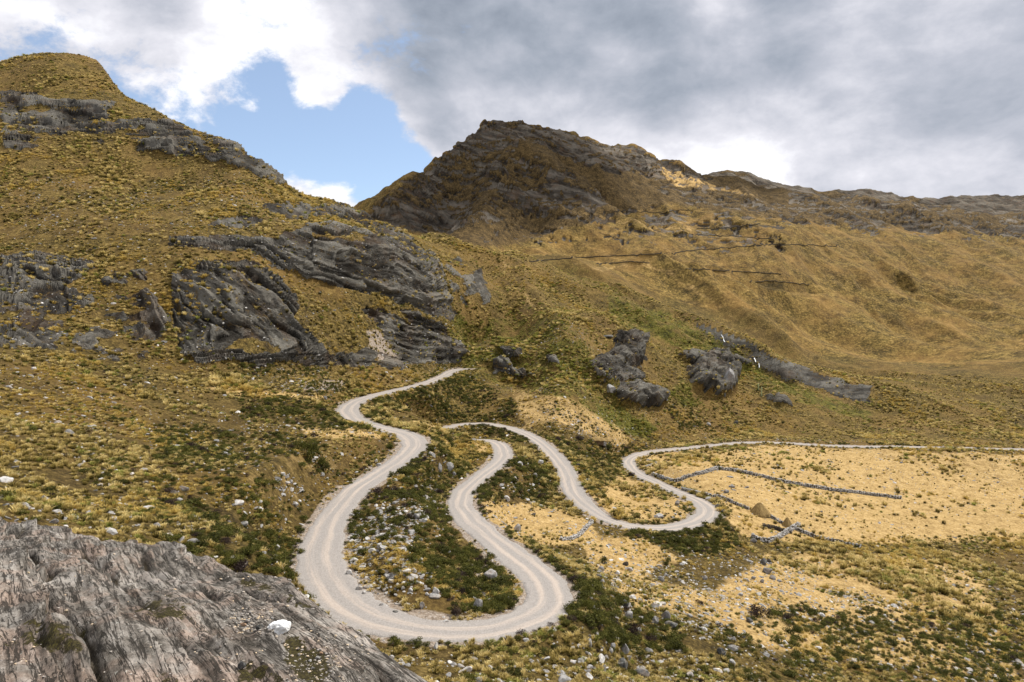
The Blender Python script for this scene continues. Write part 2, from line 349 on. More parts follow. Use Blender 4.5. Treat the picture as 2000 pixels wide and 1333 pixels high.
def samp(G, x, y):
    fi = (x - gx0) / gs; fj = (y - gy0) / gs
    ok = (fi >= 0) & (fi < len(GX) - 1.01) & (fj >= 0) & (fj < len(GY) - 1.01)
    fi = np.clip(fi, 0, len(GX) - 1.01); fj = np.clip(fj, 0, len(GY) - 1.01)
    i = fi.astype(int); j = fj.astype(int); a = fi - i; b = fj - j
    return (G[i, j] * (1 - a) + G[i + 1, j] * a) * (1 - b) + (G[i, j + 1] * (1 - a) + G[i + 1, j + 1] * a) * b, ok
rd, ok = samp(RD, X, Y); rd = np.where(ok, rd, 40)
rzz, _ = samp(RZ, X, Y); rww, _ = samp(RW, X, Y)
edge = rd - rww                      # metres outside the road edge
mfl = (edge < 20) & (rd < 25)
bench = 1 - sstep(edge, .6, 9.5)
bench = np.where(mfl, bench, 0)
Z = Z * (1 - bench) + rzz * bench
Z -= np.where(mfl, .45 * (1 - sstep(edge, -1.4, -.2)), 0)
spill = 1.6 + 1.8 * fbm(X / 6, Y / 6, 0 * X, 3, 77)
roadside = np.where(mfl, 1 - sstep(edge / np.clip(spill, .35, 4), .2, 1.5), 0)
print('bench', time.time() - T0)

# ------------------------------------------------------------------ land-cover patches, read off the photograph
Vg = np.stack([X, Y, Z], -1)
PX, PY = proj(Vg)
wob = fbm(X / R * 60, np.log(R) * 60, Z / R * 60, 4, 51)
wob2 = fbm(X / R * 60 + 40, np.log(R) * 60, Z / R * 60, 4, 57)
QX, QY = PX + wob * 13, PY + wob2 * 9
def inside(poly, feather, x=None, y=None):
    x = QX if x is None else x; y = QY if y is None else y
    p = np.array(poly, float); x0, y0 = p.min(0) - feather * 2; x1, y1 = p.max(0) + feather * 2
    out = np.zeros(x.shape, np.float32)
    m = (x > x0) & (x < x1) & (y > y0) & (y < y1)
    xs, ys = x[m].astype(np.float32), y[m].astype(np.float32)
    if len(xs) == 0: return out
    ins = np.zeros(len(xs), bool); dm = np.full(len(xs), 1e9, np.float32)
    for i in range(len(p)):
        ax, ay = p[i]; bx, by = p[(i + 1) % len(p)]
        c = ((ay > ys) != (by > ys)) & (xs < (bx - ax) * (ys - ay) / (by - ay + 1e-9) + ax)
        ins ^= c
        vx, vy = bx - ax, by - ay; t = np.clip(((xs - ax) * vx + (ys - ay) * vy) / (vx * vx + vy * vy + 1e-9), 0, 1)
        dm = np.minimum(dm, np.hypot(xs - ax - t * vx, ys - ay - t * vy))
    sd_ = np.where(ins, dm, -dm)
    out[m] = sstep(sd_, -feather, feather)
    return out
LAY = {k: np.full(X.shape, v, np.float32) for k, v in dict(rock=0, green=0.12, pale=.12, brown=0, shrub=.10, tuss=.8, stone=.16, crag=0, dark=0).items()}
def paint(kind, val, poly, feather=8, rmin=0, rmax=9e9):
    m = inside(poly, feather); m = m * ((R > rmin) & (R < rmax))
    LAY[kind] = LAY[kind] * (1 - m) + val * m
# cliffs on the left hill
L = (150, 620)
paint('rock', 1, [(400,250),(467,288),(490,305),(520,325),(560,357),(540,360),(505,345),(467,330),(400,310)], 4, *L)
paint('rock', 1, [(505,404),(559,396),(615,403),(678,408),(724,420),(771,446),(813,478),(856,511),(868,550),(889,610),(886,627),(840,615),(797,595),(731,575),(665,564),(612,549),(549,526),(487,487),(420,490),(330,480),(330,465),(420,462),(516,464),(576,452),(592,442),(582,430),(549,422)], 5, *L)
paint('rock', 0, [(540,433),(582,431),(622,429),(648,423),(690,430),(720,444),(735,452),(652,440),(592,440),(560,446)], 3, *L)
paint('rock', 0, [(600,448),(625,456),(678,459),(722,461),(705,469),(660,464),(610,458)], 3, *L)
paint('rock', 1, [(640,384),(660,386),(680,400),(690,410),(660,402)], 3, *L)
paint('rock', 1, [(330,540),(420,505),(467,508),(497,508),(549,544),(579,577),(592,603),(576,620),(606,653),(638,692),(650,716),(600,719),(560,706),(500,716),(455,702),(400,712),(350,690)], 5, *L)
paint('rock', .62, [(-200,540),(60,500),(300,520),(330,640),(280,716),(100,690),(-200,700)], 20, *L)
paint('rock', .6, [(0,180),(200,190),(330,235),(440,280),(430,320),(250,290),(0,300)], 16, *L)
paint('rock', 0, [(467,662),(500,660),(543,676),(545,688),(490,690),(440,684)], 4, *L)
paint('rock', .9, [(711,600),(757,603),(800,630),(850,650),(880,662),(908,682),(900,710),(784,710),(747,653),(725,625)], 4, *L)
paint('rock', .9, [(777,597),(820,610),(876,640),(884,660),(840,655),(800,625)], 3, *L)
paint('rock', .7, [(630,700),(720,680),(790,700),(790,718),(630,716)], 4, *L)
paint('rock', .85, [(467,416),(490,418),(512,428),(500,440),(467,445),(400,440)], 3, *L)
paint('rock', .5, [(905,540),(935,530),(962,580),(950,600),(925,570)], 5, *L)
paint('rock', .42, [(860,500),(900,500),(930,560),(915,600),(880,560)], 8, *L)
# mountain
MN = (780, 2600)
paint('rock', .56, [(700,440),(722,400),(785,360),(828,325),(865,288),(925,245),(990,205),(1040,250),(1010,285),(960,300),(950,350),(880,380),(870,430),(900,450),(760,446)], 14, *MN)
paint('rock', .68, [(720,440),(735,405),(780,400),(850,400),(960,395),(1040,410),(1050,432),(980,440),(900,442),(870,455),(800,450)], 8, *MN)
paint('rock', .64, [(830,350),(860,290),(925,245),(985,200),(1060,235),(1150,270),(1250,285),(1350,333),(1395,347),(1340,352),(1270,345),(1190,335),(1110,305),(1020,270),(960,290),(900,330),(850,365)], 6, *MN)
paint('rock', .46, [(860,340),(960,290),(1060,300),(1140,350),(1200,400),(1160,445),(1000,445),(900,430),(850,400)], 14, *MN)
paint('rock', .6, [(1000,300),(1060,320),(1130,350),(1190,390),(1190,430),(1120,430),(1060,440),(1010,425),(1000,380),(960,360)], 14, *MN)
paint('rock', .5, [(940,320),(1010,310),(1060,360),(1010,370),(950,350)], 12, *MN)
paint('rock', .45, [(1220,330),(1400,360),(1533,400),(1533,440),(1450,420),(1300,380)], 14, *MN)
paint('rock', .45, [(1533,360),(2000,400),(2300,430),(2300,500),(1533,440)], 14, *MN)
paint('rock', .3, [(930,440),(1010,440),(1020,470),(940,475)], 14, *MN)
paint('brown', 1, [(690,450),(728,400),(835,325),(930,255),(990,225),(1160,275),(1380,335),(1600,350),(2300,420),(2300,480),(1600,440),(1300,400),(1180,430),(1080,450),(1040,470),(940,490),(860,460)], 18, *MN)
paint('brown', .4, [(1180,430),(1300,400),(1600,440),(2300,480),(2300,640),(1533,560),(1300,520),(1040,505)], 18, 700, 2600)
paint('pale', .75, [(1285,322),(1310,330),(1365,347),(1372,360),(1340,352),(1345,366),(1318,368),(1300,350)], 3, *MN)
paint('pale', .7, [(1260,335),(1400,362),(1480,385),(1440,380),(1330,362)], 6, *MN)
paint('rock', .36, [(1000,430),(1180,400),(1533,410),(1533,500),(1300,480),(1180,470),(1040,480)], 14, *MN)
paint('pale', .45, [(1262,442),(1300,440),(1345,444),(1370,450),(1330,454),(1275,452)], 4, *MN)
paint('pale', .45, [(1100,395),(1200,425),(1290,432),(1420,430),(1500,440),(1350,440),(1180,436)], 5, *MN)
# stream gully and outcrop slopes
paint('rock', .66, [(1345,630),(1400,645),(1460,668),(1533,706),(1700,760),(1700,790),(1533,738),(1490,722),(1440,690),(1400,668)], 4, 430, 760)
paint('dark', .8, [(1340,622),(1420,660),(1533,725),(1533,742),(1470,716),(1400,676)], 5, 380, 760)
paint('dark', .8, [(1472,552),(1533,554),(1533,568),(1500,568)], 4, 500, 1200)
paint('rock', .5, [(1150,680),(1190,650),(1260,655),(1260,720),(1300,770),(1290,795),(1200,790),(1150,740)], 8, 250, 600)
paint('rock', .5, [(1325,700),(1400,688),(1480,720),(1440,760),(1400,785),(1345,750)], 8, 250, 600)
paint('rock', .3, [(960,670),(1030,680),(1080,700),(1060,740),(960,750)], 8, 250, 500)
paint('green', 1.0, [(880,612),(920,640),(990,655),(1060,690),(1150,690),(1170,740),(1200,790),(1260,850),(1180,830),(1110,775),(1040,755),(960,730),(900,695)], 14, 200, 600)
paint('green', .8, [(1090,720),(1140,730),(1190,790),(1290,830),(1260,860),(1200,840),(1120,780)], 9, 200, 500)
paint('green', .62, [(1180,570),(1280,600),(1400,660),(1533,745),(1700,800),(1700,830),(1533,775),(1420,720),(1300,680),(1190,620)], 12, 300, 660)
paint('green', .6, [(1290,760),(1340,745),(1370,790),(1320,800)], 8, 250, 500)
paint('green', .5, [(850,640),(1100,600),(1180,700),(1300,800),(1150,800),(900,740)], 30, 200, 600)
paint('green', .55, [(1400,875),(1533,880),(1600,900),(1500,905)], 8, 200, 500)
paint('green', .35, [(1100,505),(1180,545),(1260,590),(1240,600),(1150,560),(1080,530)], 6, 500, 1000)
paint('brown', .35, [(830,455),(1000,500),(1200,570),(1350,640),(1200,680),(1000,620),(880,560)], 20, 330, 800)
for pl in ([(975,525),(985,528),(1040,590),(1062,625),(1050,612),(1010,570)], [(935,520),(960,545),(968,560),(950,548)], [(850,470),(905,492),(960,508),(1060,520),(1000,524),(900,500)], [(1262,508),(1330,543),(1400,590),(1470,640),(1450,635),(1380,588),(1300,540),(1250,520)], [(1335,532),(1440,590),(1500,640),(1420,590)], [(1100,512),(1180,520),(1270,515),(1280,522),(1180,530)]):
    paint('pale', .42, pl, 3, 330, 1100)
# valley colours
V = (55, 480)
paint('pale', 1, [(925,975),(1000,985),(1090,990),(1150,1020),(1165,1040),(1140,1060),(1080,1062),(980,1055),(950,1020)], 8, *V)
paint('pale', 1, [(1240,900),(1290,886),(1533,872),(2000,890),(2300,1000),(2000,1060),(1533,1062),(1450,1050),(1400,975),(1300,945)], 8, *V)
paint('pale', .95, [(1140,1050),(1260,1052),(1330,1090),(1250,1130),(1150,1110)], 12, *V)
paint('pale', .85, [(1140,960),(1220,930),(1300,955),(1360,1000),(1300,1020),(1190,1005)], 8, *V)
paint('pale', .8, [(400,755),(467,757),(560,765),(650,775),(600,785),(467,775)], 7, *V)
paint('pale', .7, [(1180,1120),(1400,1150),(1500,1080),(1900,1080),(2000,1333),(1500,1270),(1350,1200),(1200,1180)], 14, *V)
paint('pale', .7, [(740,815),(860,828),(850,842),(760,835)], 5, *V)
paint('pale', .8, [(590,832),(770,845),(760,858),(600,850)], 5, *V)
paint('pale', .7, [(870,862),(955,862),(965,885),(900,890),(860,880)], 5, *V)
paint('pale', .6, [(1000,765),(1130,780),(1240,860),(1210,880),(1080,820),(1020,840)], 8, *V)
paint('pale', .35, [(467,860),(700,860),(650,930),(550,1000),(467,1010)], 12, *V)
paint('shrub', .62, [(675,1040),(700,985),(760,930),(830,880),(850,845),(900,850),(950,890),(880,950),(870,990),(880,1040),(950,1090),(1010,1150),(1010,1190),(960,1210),(860,1190),(820,1100),(740,1060)], 8, *V)
paint('shrub', .85, [(710,990),(800,925),(850,990),(850,1030),(770,1000)], 8, *V)
paint('shrub', .9, [(800,1090),(900,1060),(990,1140),(1010,1190),(960,1205),(860,1180)], 8, *V)
paint('shrub', .8, [(700,792),(800,765),(910,735),(1010,785),(1000,822),(860,824),(850,812),(760,805),(740,830),(705,818)], 6, *V)
paint('shrub', .62, [(467,772),(600,785),(660,802),(730,838),(640,842),(467,815)], 6, *V)
paint('shrub', .5, [(467,714),(640,716),(640,738),(467,738)], 5, *V)
paint('shrub', .6, [(600,742),(700,748),(690,775),(600,770)], 5, *V)
paint('shrub', .8, [(990,880),(1010,900),(1060,905),(1090,950),(1070,985),(1000,972),(930,985),(960,1030),(1030,1070),(1115,1125),(1125,1170),(1090,1130),(1000,1065),(940,1020),(918,985),(935,950),(985,915)], 5, *V)
paint('shrub', .95, [(1120,1120),(1160,1145),(1240,1190),(1330,1230),(1340,1270),(1250,1285),(1150,1235),(1100,1215)], 8, *V)
paint('shrub', .85, [(1230,1042),(1370,1030),(1405,1000),(1440,1050),(1430,1090),(1330,1080),(1230,1062)], 6, *V)
paint('shrub', .5, [(1390,1225),(1533,1190),(2000,1200),(2000,1333),(1430,1333)], 10, *V)
paint('shrub', .7, [(1075,855),(1240,868),(1215,920),(1170,975),(1130,940),(1100,895)], 6, *V)
paint('shrub', .25, [(1050,800),(1200,830),(1200,860),(1080,850)], 8, *V)
paint('shrub', .65, [(400,1040),(570,1040),(585,1100),(570,1150),(467,1110),(300,1060)], 8, *V)
paint('shrub', .42, [(300,820),(640,860),(600,1000),(467,1040),(300,1000)], 10, *V)
paint('shrub', .45, [(1300,790),(1533,760),(2000,780),(2000,850),(1533,845),(1330,840)], 8, *V)
paint('shrub', .5, [(960,828),(1060,850),(1090,890),(1040,880),(960,852),(890,852)], 4, *V)
paint('shrub', .02, [(940,985),(1000,990),(1090,1000),(1150,1020),(1140,1045),(980,1045)], 6, *V)
paint('shrub', .02, [(1250,905),(1533,875),(2000,890),(2000,1040),(1533,1060),(1450,1050),(1400,975),(1300,945)], 6, *V)
paint('shrub', .05, [(1150,1060),(1260,1052),(1350,1130),(1500,1100),(1500,1200),(1350,1200),(1180,1130)], 8, *V)
paint('tuss', .10, [(940,985),(1000,990),(1090,1000),(1150,1020),(1140,1040),(980,1045)], 6, *V)
paint('tuss', .10, [(1270,925),(1400,905),(1533,915),(2000,930),(2000,1040),(1533,1060),(1450,1050),(1400,975),(1340,955)], 6, *V)
paint('tuss', .40, [(1250,890),(1533,872),(2000,890),(2000,925),(1533,915),(1400,905),(1300,920)], 6, *V)
paint('tuss', .30, [(1150,950),(1350,985),(1350,1015),(1200,1010)], 8, *V)
paint('stone', 2.0, [(672,1060),(720,1000),(770,975),(840,990),(800,1080),(860,1170),(930,1205),(760,1195),(690,1120)], 8, *V)
paint('stone', 1.2, [(520,925),(570,925),(610,985),(590,1000),(540,970)], 6, *V)
paint('stone', .6, [(467,716),(700,725),(680,765),(467,755)], 8, *V)
paint('stone', .9, [(1060,800),(1120,800),(1220,860),(1200,880),(1080,850)], 8, *V)
paint('stone', .55, [(1150,1090),(1533,1080),(2000,1100),(2000,1333),(1100,1333),(1150,1200)], 14, *V)
paint('stone', .8, [(780,1285),(1100,1285),(1200,1333),(780,1333)], 8, *V)
paint('stone', 1.2, [(812,948),(850,945),(852,972),(825,975)], 4, *V)
paint('stone', .7, [(985,900),(1060,900),(1070,960),(1000,960)], 6, *V)
paint('stone', .9, [(570,745),(680,745),(670,765),(590,765)], 6, *V)
slope_s = np.zeros_like(R)
# cut banks: where the bench bites into the hill the ground is bare and stony
print('paint', time.time() - T0)

# outcrops: outline (pixels), dip of the beds, how far they stand out (m), label
CRAGS = [([(1190,668),(1205,655),(1235,656),(1262,664),(1254,690),(1248,716),(1228,720),(1205,708),(1192,690)], .55, 6.5, 'tall dark fractured crag, uppermost on the green hillside'),
 ([(1150,712),(1172,697),(1200,704),(1225,722),(1255,738),(1256,750),(1215,750),(1180,748),(1160,738)], .6, 5, 'sloping brownish crag just below the tall one'),
 ([(1187,770),(1205,754),(1240,752),(1270,766),(1298,780),(1294,791),(1240,794),(1205,788)], .35, 5, 'broad low craggy outcrop at the foot of the green hillside'),
 ([(1345,735),(1362,712),(1385,698),(1415,706),(1436,732),(1434,768),(1405,775),(1375,772),(1352,756)], -.55, 7, 'large fan shaped dark crag on the right hillside'),
 ([(1325,698),(1352,689),(1400,690),(1440,703),(1472,722),(1430,712),(1392,703),(1350,708)], .2, 3.5, 'grass topped rock band above the fan shaped crag'),
 ([(956,712),(985,709),(1005,722),(1018,744),(1000,748),(972,736)], .45, 4.5, 'dark slanting slab beside the top end of the road'),
 ([(975,684),(1000,681),(1025,690),(1018,702),(990,700)], .2, 3.5, 'dark overhung ledge above the slanting slab'),
 ([(1495,776),(1533,784),(1545,800),(1515,796),(1498,786)], .4, 3, 'layered grey slab near the right edge'),
 ([(1066,700),(1085,702),(1092,716),(1075,716)], .3, 2.5, 'small grey crag on the mid slope right of the slab'),
 ([(848,682),(880,676),(912,688),(900,700),(860,698)], .3, 2.5, 'smooth grey ledge at the foot of the great cliff'),
 ([(924,535),(938,528),(950,560),(958,590),(946,598),(932,570)], .7, 3.5, 'light grey shattered rib right of the great cliff')]
cragid = np.zeros(X.shape, np.int8); cragm = np.zeros(X.shape, np.float32); cragamp = np.zeros(X.shape, np.float32); cragdip = np.zeros(X.shape, np.float32)
cw1 = fbm(X / 6, Y / 6, Z / 4, 4, 401) * 9; cw2 = fbm(X / 6, Y / 6, Z / 4, 4, 402) * 7
for k_, (pl, dp_, am_, lb_) in enumerate(CRAGS):
    mm_ = inside(pl, 5, PX + cw1, PY + cw2) * (R > 240) * (R < 700)
    b_ = mm_ > cragm; cragm = np.where(b_, mm_, cragm); cragid[(mm_ > .3) & b_] = k_ + 1; cragamp[b_] = am_; cragdip[b_] = dp_
LAY['rock'] = np.maximum(LAY['rock'], sstep(cragm, .2, .7) * .95)
# ------------------------------------------------------------------ rock relief
def normals(V):
    a = np.gradient(V, axis=0); b = np.gradient(V, axis=1)
    nn = np.cross(b, a); nn *= np.sign(nn[..., 2:3] + 1e-9)
    return nn / (np.linalg.norm(nn, axis=-1, keepdims=True) + 1e-9)
N = normals(Vg)
rk = LAY['rock']
sc = np.clip(R / 300, .6, 3.6)
# patchy: value under ~.9 means broken outcrops among grass
sp3 = np.where(R > 760, .9, sc ** .35)
n1 = fbm(X / 24 / sp3, Y / 40 / sp3, Z / 10 / sp3, 4, 61)
n1b = fbm(X / 8 / sp3, Y / 14 / sp3, Z / 3.2 / sp3, 3, 62)

# strata: nearly level beds on the great cliff, steep ones lower left, dipping right
steep = inside([(0,490),(500,500),(610,600),(660,720),(0,720)], 40, PX, PY)
warp = fbm(X / 55, Y / 55, Z / 40, 3, 71) * 9 + fbm(X / 12, Y / 12, Z / 10, 2, 74) * 1.6
dip = (X + 70) * .0 + np.clip((X + 75), -60, 200) * .42
s1 = Z + dip + warp
s2 = Z * .66 + X * .75 + warp * 2.2
sb0 = s1 * (1 - steep) + s2 * steep
sb0 = np.where(cragm > .02, Z * np.cos(cragdip) + X * np.sin(cragdip) + warp * .3, sb0)
sb = sb0 / sc
ledge_g = fbm(X / 34 / sp3, Y / 34 / sp3, sb0 / 3.6 / sp3, 3, 66)          # grassy ledges along the beds
rockm = sstep(n1 * 1.15 + n1b * np.where(R > 760, 1.0, .55) + (rk - .5) * np.where(rk > .5, 2.6, 1.5) - 1.0 * np.clip(ledge_g - .30, 0, 1) * 2 * (R > 200), -.10, .10) * sstep(rk, .08, .22)
def beds(s, per, seed):
    q = s / per + fbm(X / 90, Y / 90, s / 40, 2, seed) * .8
    fr = q - np.floor(q); hsh = vnoise(np.floor(q) * 7.31, X / 45 / sc, Y / 45 / sc, seed)
    return np.where(fr < .8, (fr / .8) ** 1.6, (1 - fr) / .2) * (.55 + .45 * hsh)
bed = beds(sb, 7.5, 81) * 1.5 + beds(sb, 2.6, 83) * .8 + beds(sb, 1.05, 85) * .3
blk = fbm(X / 14 / sc, Y / 14 / sc, Z / 9 / sc, 4, 91, ridged=True)
lump = fbm(X / 42 / sc, Y / 42 / sc, Z / 30 / sc, 3, 95)
fine = fbm(X / 5 / sc, Y / 4.2 / sc, Z / 2.4 / sc, 3, 99, ridged=True)
def cells(a, b, c_, seed):
    with np.errstate(over='ignore'): return _h(np.floor(a).astype(np.int32), np.floor(b).astype(np.int32), np.floor(c_).astype(np.int32), seed) - .5
jx = fbm(X / 9, Y / 9, Z / 9, 2, 102) * .8
blocky = cells(X / 17 / sc + jx, Y / 17 / sc, sb / 3.4 + jx * .5, 103) * 2.0 + cells(X / 8 / sc + jx, Y / 8 / sc, sb / 1.3 + jx * .4, 104) * 1.0 + cells(X / 3.4 / sc + jx, Y / 3.4 / sc, sb / .6, 105) * .35
farm = sstep(R, 760, 900)
disp = rockm * sc * (1 - .66 * farm) * (blocky * 1.1 + bed * 1.9 - 1.1 + blk * 1.1 + lump * 2.2 * (1 - .6 * farm) + fine * .45)
disp += (1 - rockm) * .16 * sc * fbm(X / 3.2 / sc, Y / 3.2 / sc, Z / 3.2 / sc, 2, 97) * sstep(R, 200, 330)
disp = disp * (1 - .55 * (inside([(1330,615),(1545,690),(1700,750),(1700,800),(1533,745),(1400,690)], 8, PX, PY) * (R > 430) * (R < 760)))
cn = fbm(X / 5, Y / 5, Z / 4, 3, 411, ridged=True)
disp = disp * (1 - .35 * cragm) + cragm ** .6 * cragamp * (.75 + .55 * cn + .45 * lump)
disp = disp - farm * rockm * 5
def soft3(A_):
    A_ = A_.copy(); A_[1:-1] = (A_[:-2] + 2 * A_[1:-1] + A_[2:]) / 4; A_[:, 1:-1] = (A_[:, :-2] + 2 * A_[:, 1:-1] + A_[:, 2:]) / 4; return A_
ds_ = soft3(soft3(soft3(disp))); graz = sstep(np.abs(N[..., 2]), .80, .97) * .35 + .4
disp = disp * (1 - graz) + ds_ * graz
Vd = Vg + N * disp[..., None]
crev = np.clip(bed * .20 + blk * .28 + fine * .2 + blocky * .22 + .30, 0, 1)  # crevice shade put into the rock colour: low relief darker, high relief lighter
print('rock', time.time() - T0)

# ------------------------------------------------------------------ terrain materials
def mat(name):
    m = bpy.data.materials.new(name); m.use_nodes = True; t = NT(m.node_tree); t.n.clear(); return m, t
def finish(t, col, rough=.9, bump=None, bd=.3, bstr=.6, spec=.2, normal=None):
    p = t.new('ShaderNodeBsdfPrincipled'); t.set(p.inputs['Base Color'], col); t.set(p.inputs['Roughness'], rough)
    p.inputs['Specular IOR Level'].default_value = spec
    if bump is not None:
        b = t.new('ShaderNodeBump'); b.inputs['Distance'].default_value = bd; b.inputs['Strength'].default_value = bstr
        t.set(b.inputs['Height'], bump); t.l.new(b.outputs[0], p.inputs['Normal'])
    o = t.new('ShaderNodeOutputMaterial'); t.l.new(p.outputs[0], o.inputs[0]); return p
def terrain_mat(name, bigness):
    """bigness: metres of the finest readable mottling"""
    m, t = mat(name)
    pos = t.new('ShaderNodeNewGeometry').outputs['Position']
    la = t.new('ShaderNodeSeparateColor'); t.l.new(t.attr('cover_a'), la.inputs[0])
    lb = t.new('ShaderNodeSeparateColor'); t.l.new(t.attr('cover_b'), lb.inputs[0])
    rock, green, pale = la.outputs; brown, gravel, crev_ = lb.outputs
    dark = t.attr('dark', 'Fac'); strata = t.attr('strata', 'Fac')
    k = 1 / bigness
    na = t.noise(pos, .35 * k, 5, .65); nb = t.noise(pos, 1.6 * k, 4, .7); ncl = t.noise(pos, .02, 4, .6)
    nf = t.noise(pos, 5 * k, 3, .7)
    tuft = t.ss(t.voro(pos, 1.1 * k), .15, .6)
    v = t.add(t.mul(na, .8), t.mul(nb, .9)); v = t.math('SUBTRACT', v, .35)
    v = t.add(v, t.mul(t.math('SUBTRACT', nf, .5), .5)); v = t.math('MULTIPLY_ADD', v, 1.35, -.17)
    v = t.math('SUBTRACT', v, t.mul(tuft, .16), clamp=True)
    grass = t.ramp(v, [(.12, (.035, .029, .010)), (.36, (.13, .095, .028)), (.56, (.26, .187, .058)), (.85, (.44, .33, .125))])
    grass = t.mix(t.ss(ncl, .35, .7), grass, t.mix(.5, grass, (.33, .20, .07)))
    paleC = t.ramp(v, [(.1, (.25, .165, .065)), (.4, (.49, .34, .14)), (.7, (.64, .465, .22)), (1, (.74, .57, .31))])
    greenC = t.ramp(v, [(.1, (.022, .024, .005)), (.45, (.125, .118, .020)), (.8, (.30, .26, .06))])
    brownC = t.ramp(v, [(.1, (.022, .017, .009)), (.42, (.105, .074, .032)), (.75, (.21, .148, .064)), (1, (.30, .22, .10))])
    soft = t.math('SUBTRACT', t.noise(pos, .12, 5, .6), .5)
    def lay(base, col, f, amt=.9): return t.mix(t.ss(t.add(f, t.mul(soft, amt)), .3, .7), base, col)
    grass = t.mix(t.ss(t.noise(pos, .045, 5, .65), .48, .66, 0, .55), grass, brownC)
    grass = t.mix(t.ss(t.noise(t.scale3(pos, (1, 1, 3)), .09, 6, .7), .56, .70, 0, .6), grass, t.mix(.5, greenC, brownC))
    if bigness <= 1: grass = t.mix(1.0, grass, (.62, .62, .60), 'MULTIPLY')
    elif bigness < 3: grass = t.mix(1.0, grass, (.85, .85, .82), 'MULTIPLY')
    c = lay(grass, brownC, brown)
    c = lay(c, greenC, t.mul(green, .95), 1.3)
    c = lay(c, paleC, pale)
    c = t.mix(t.mul(dark, .85), c, (.030, .026, .013))
    gn = t.noise(pos, 2.2, 4, .8); gv = t.voro(pos, 3.2, out='Color')
    gravC = t.ramp(t.add(t.mul(gn, .6), t.mul(gv, .4)), [(.25, (.16, .12, .09)), (.5, (.34, .28, .22)), (.75, (.52, .47, .42))])
    c = t.mix(t.ss(t.add(gravel, t.mul(t.math('SUBTRACT', na, .5), .8)), .35, .65), c, gravC)
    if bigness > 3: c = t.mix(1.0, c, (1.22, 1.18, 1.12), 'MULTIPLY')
    # rock
    sx = t.new('ShaderNodeSeparateXYZ'); t.l.new(pos, sx.inputs[0])
    sv = t.new('ShaderNodeCombineXYZ'); t.set(sv.inputs[0], t.mul(sx.outputs[0], .10 * k)); t.set(sv.inputs[1], t.mul(sx.outputs[1], .10 * k)); t.set(sv.inputs[2], t.mul(strata, .75 * k))
    rs = t.noise(sv.outputs[0], 1.0, 7, .72, .3); rs2 = t.noise(sv.outputs[0], 3.1, 4, .7)
    rn = t.noise(pos, .42 * k, 7, .7); rn2 = t.noise(pos, .07, 4, .6); rn3 = t.noise(pos, 3.0 * k, 4, .75)
    rv = t.add(t.add(t.mul(rs, .62), t.mul(rn, .34)), t.mul(rn3, .22)); rv = t.add(rv, t.mul(t.math('SUBTRACT', crev_, .45), .5))
    rockC = t.ramp(t.math('SUBTRACT', rv, .06), ([(.40, (.004, .004, .004)), (.47, (.022, .0225, .022)), (.53, (.068, .069, .066)), (.60, (.155, .153, .145)), (.72, (.31, .305, .285))] if bigness < 3 else [(.40, (.006, .006, .006)), (.47, (.022, .021, .020)), (.54, (.062, .060, .057)), (.62, (.14, .135, .125)), (.8, (.26, .25, .235))]))
    rockC = t.mix(t.ss(t.noise(sv.outputs[0], .33, 4, .65), .5, .62, 0, .72), rockC, (.010, .010, .010))
    rockC = t.mix(t.ss(t.noise(sv.outputs[0], .55, 4, .6), .56, .68, 0, .5), rockC, (.21, .205, .195))
    rockC = t.mix(t.ss(rn2, .50, .66, 0, .5), rockC, t.mix(.5, rockC, (.24, .135, .075)))
    rockC = t.mix(t.ss(t.add(t.mul(rs2, .7), t.mul(na, .4)), .60, .70, 0, .75), rockC, (.20, .125, .034))
    rockC = t.mix(t.mul(pale, .75), rockC, (.42, .36, .30))
    rockC = t.mix(1.0, rockC, (.60, .595, .56), 'MULTIPLY')
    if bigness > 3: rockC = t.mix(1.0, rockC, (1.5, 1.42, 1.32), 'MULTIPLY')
    rockC = t.mix(t.mul(dark, .75), rockC, (.014, .013, .010))
    f = t.ss(t.add(rock, t.add(t.mul(t.math('SUBTRACT', nb, .5), .9), t.mul(t.math('SUBTRACT', rs, .5), .9))), .40, .60)
    c = t.mix(f, c, rockC)
    h = t.add(t.mul(v, .5), t.mul(f, t.mul(rv, 2.0)))
    c = t.mix(1.0, c, (.80, .78, .76), 'MULTIPLY')
    finish(t, c, .95, h, .9 * bigness, .85, .1)
    return m
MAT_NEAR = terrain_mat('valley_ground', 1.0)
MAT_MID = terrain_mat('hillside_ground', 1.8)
MAT_FAR = terrain_mat('mountain_ground', 3.6)

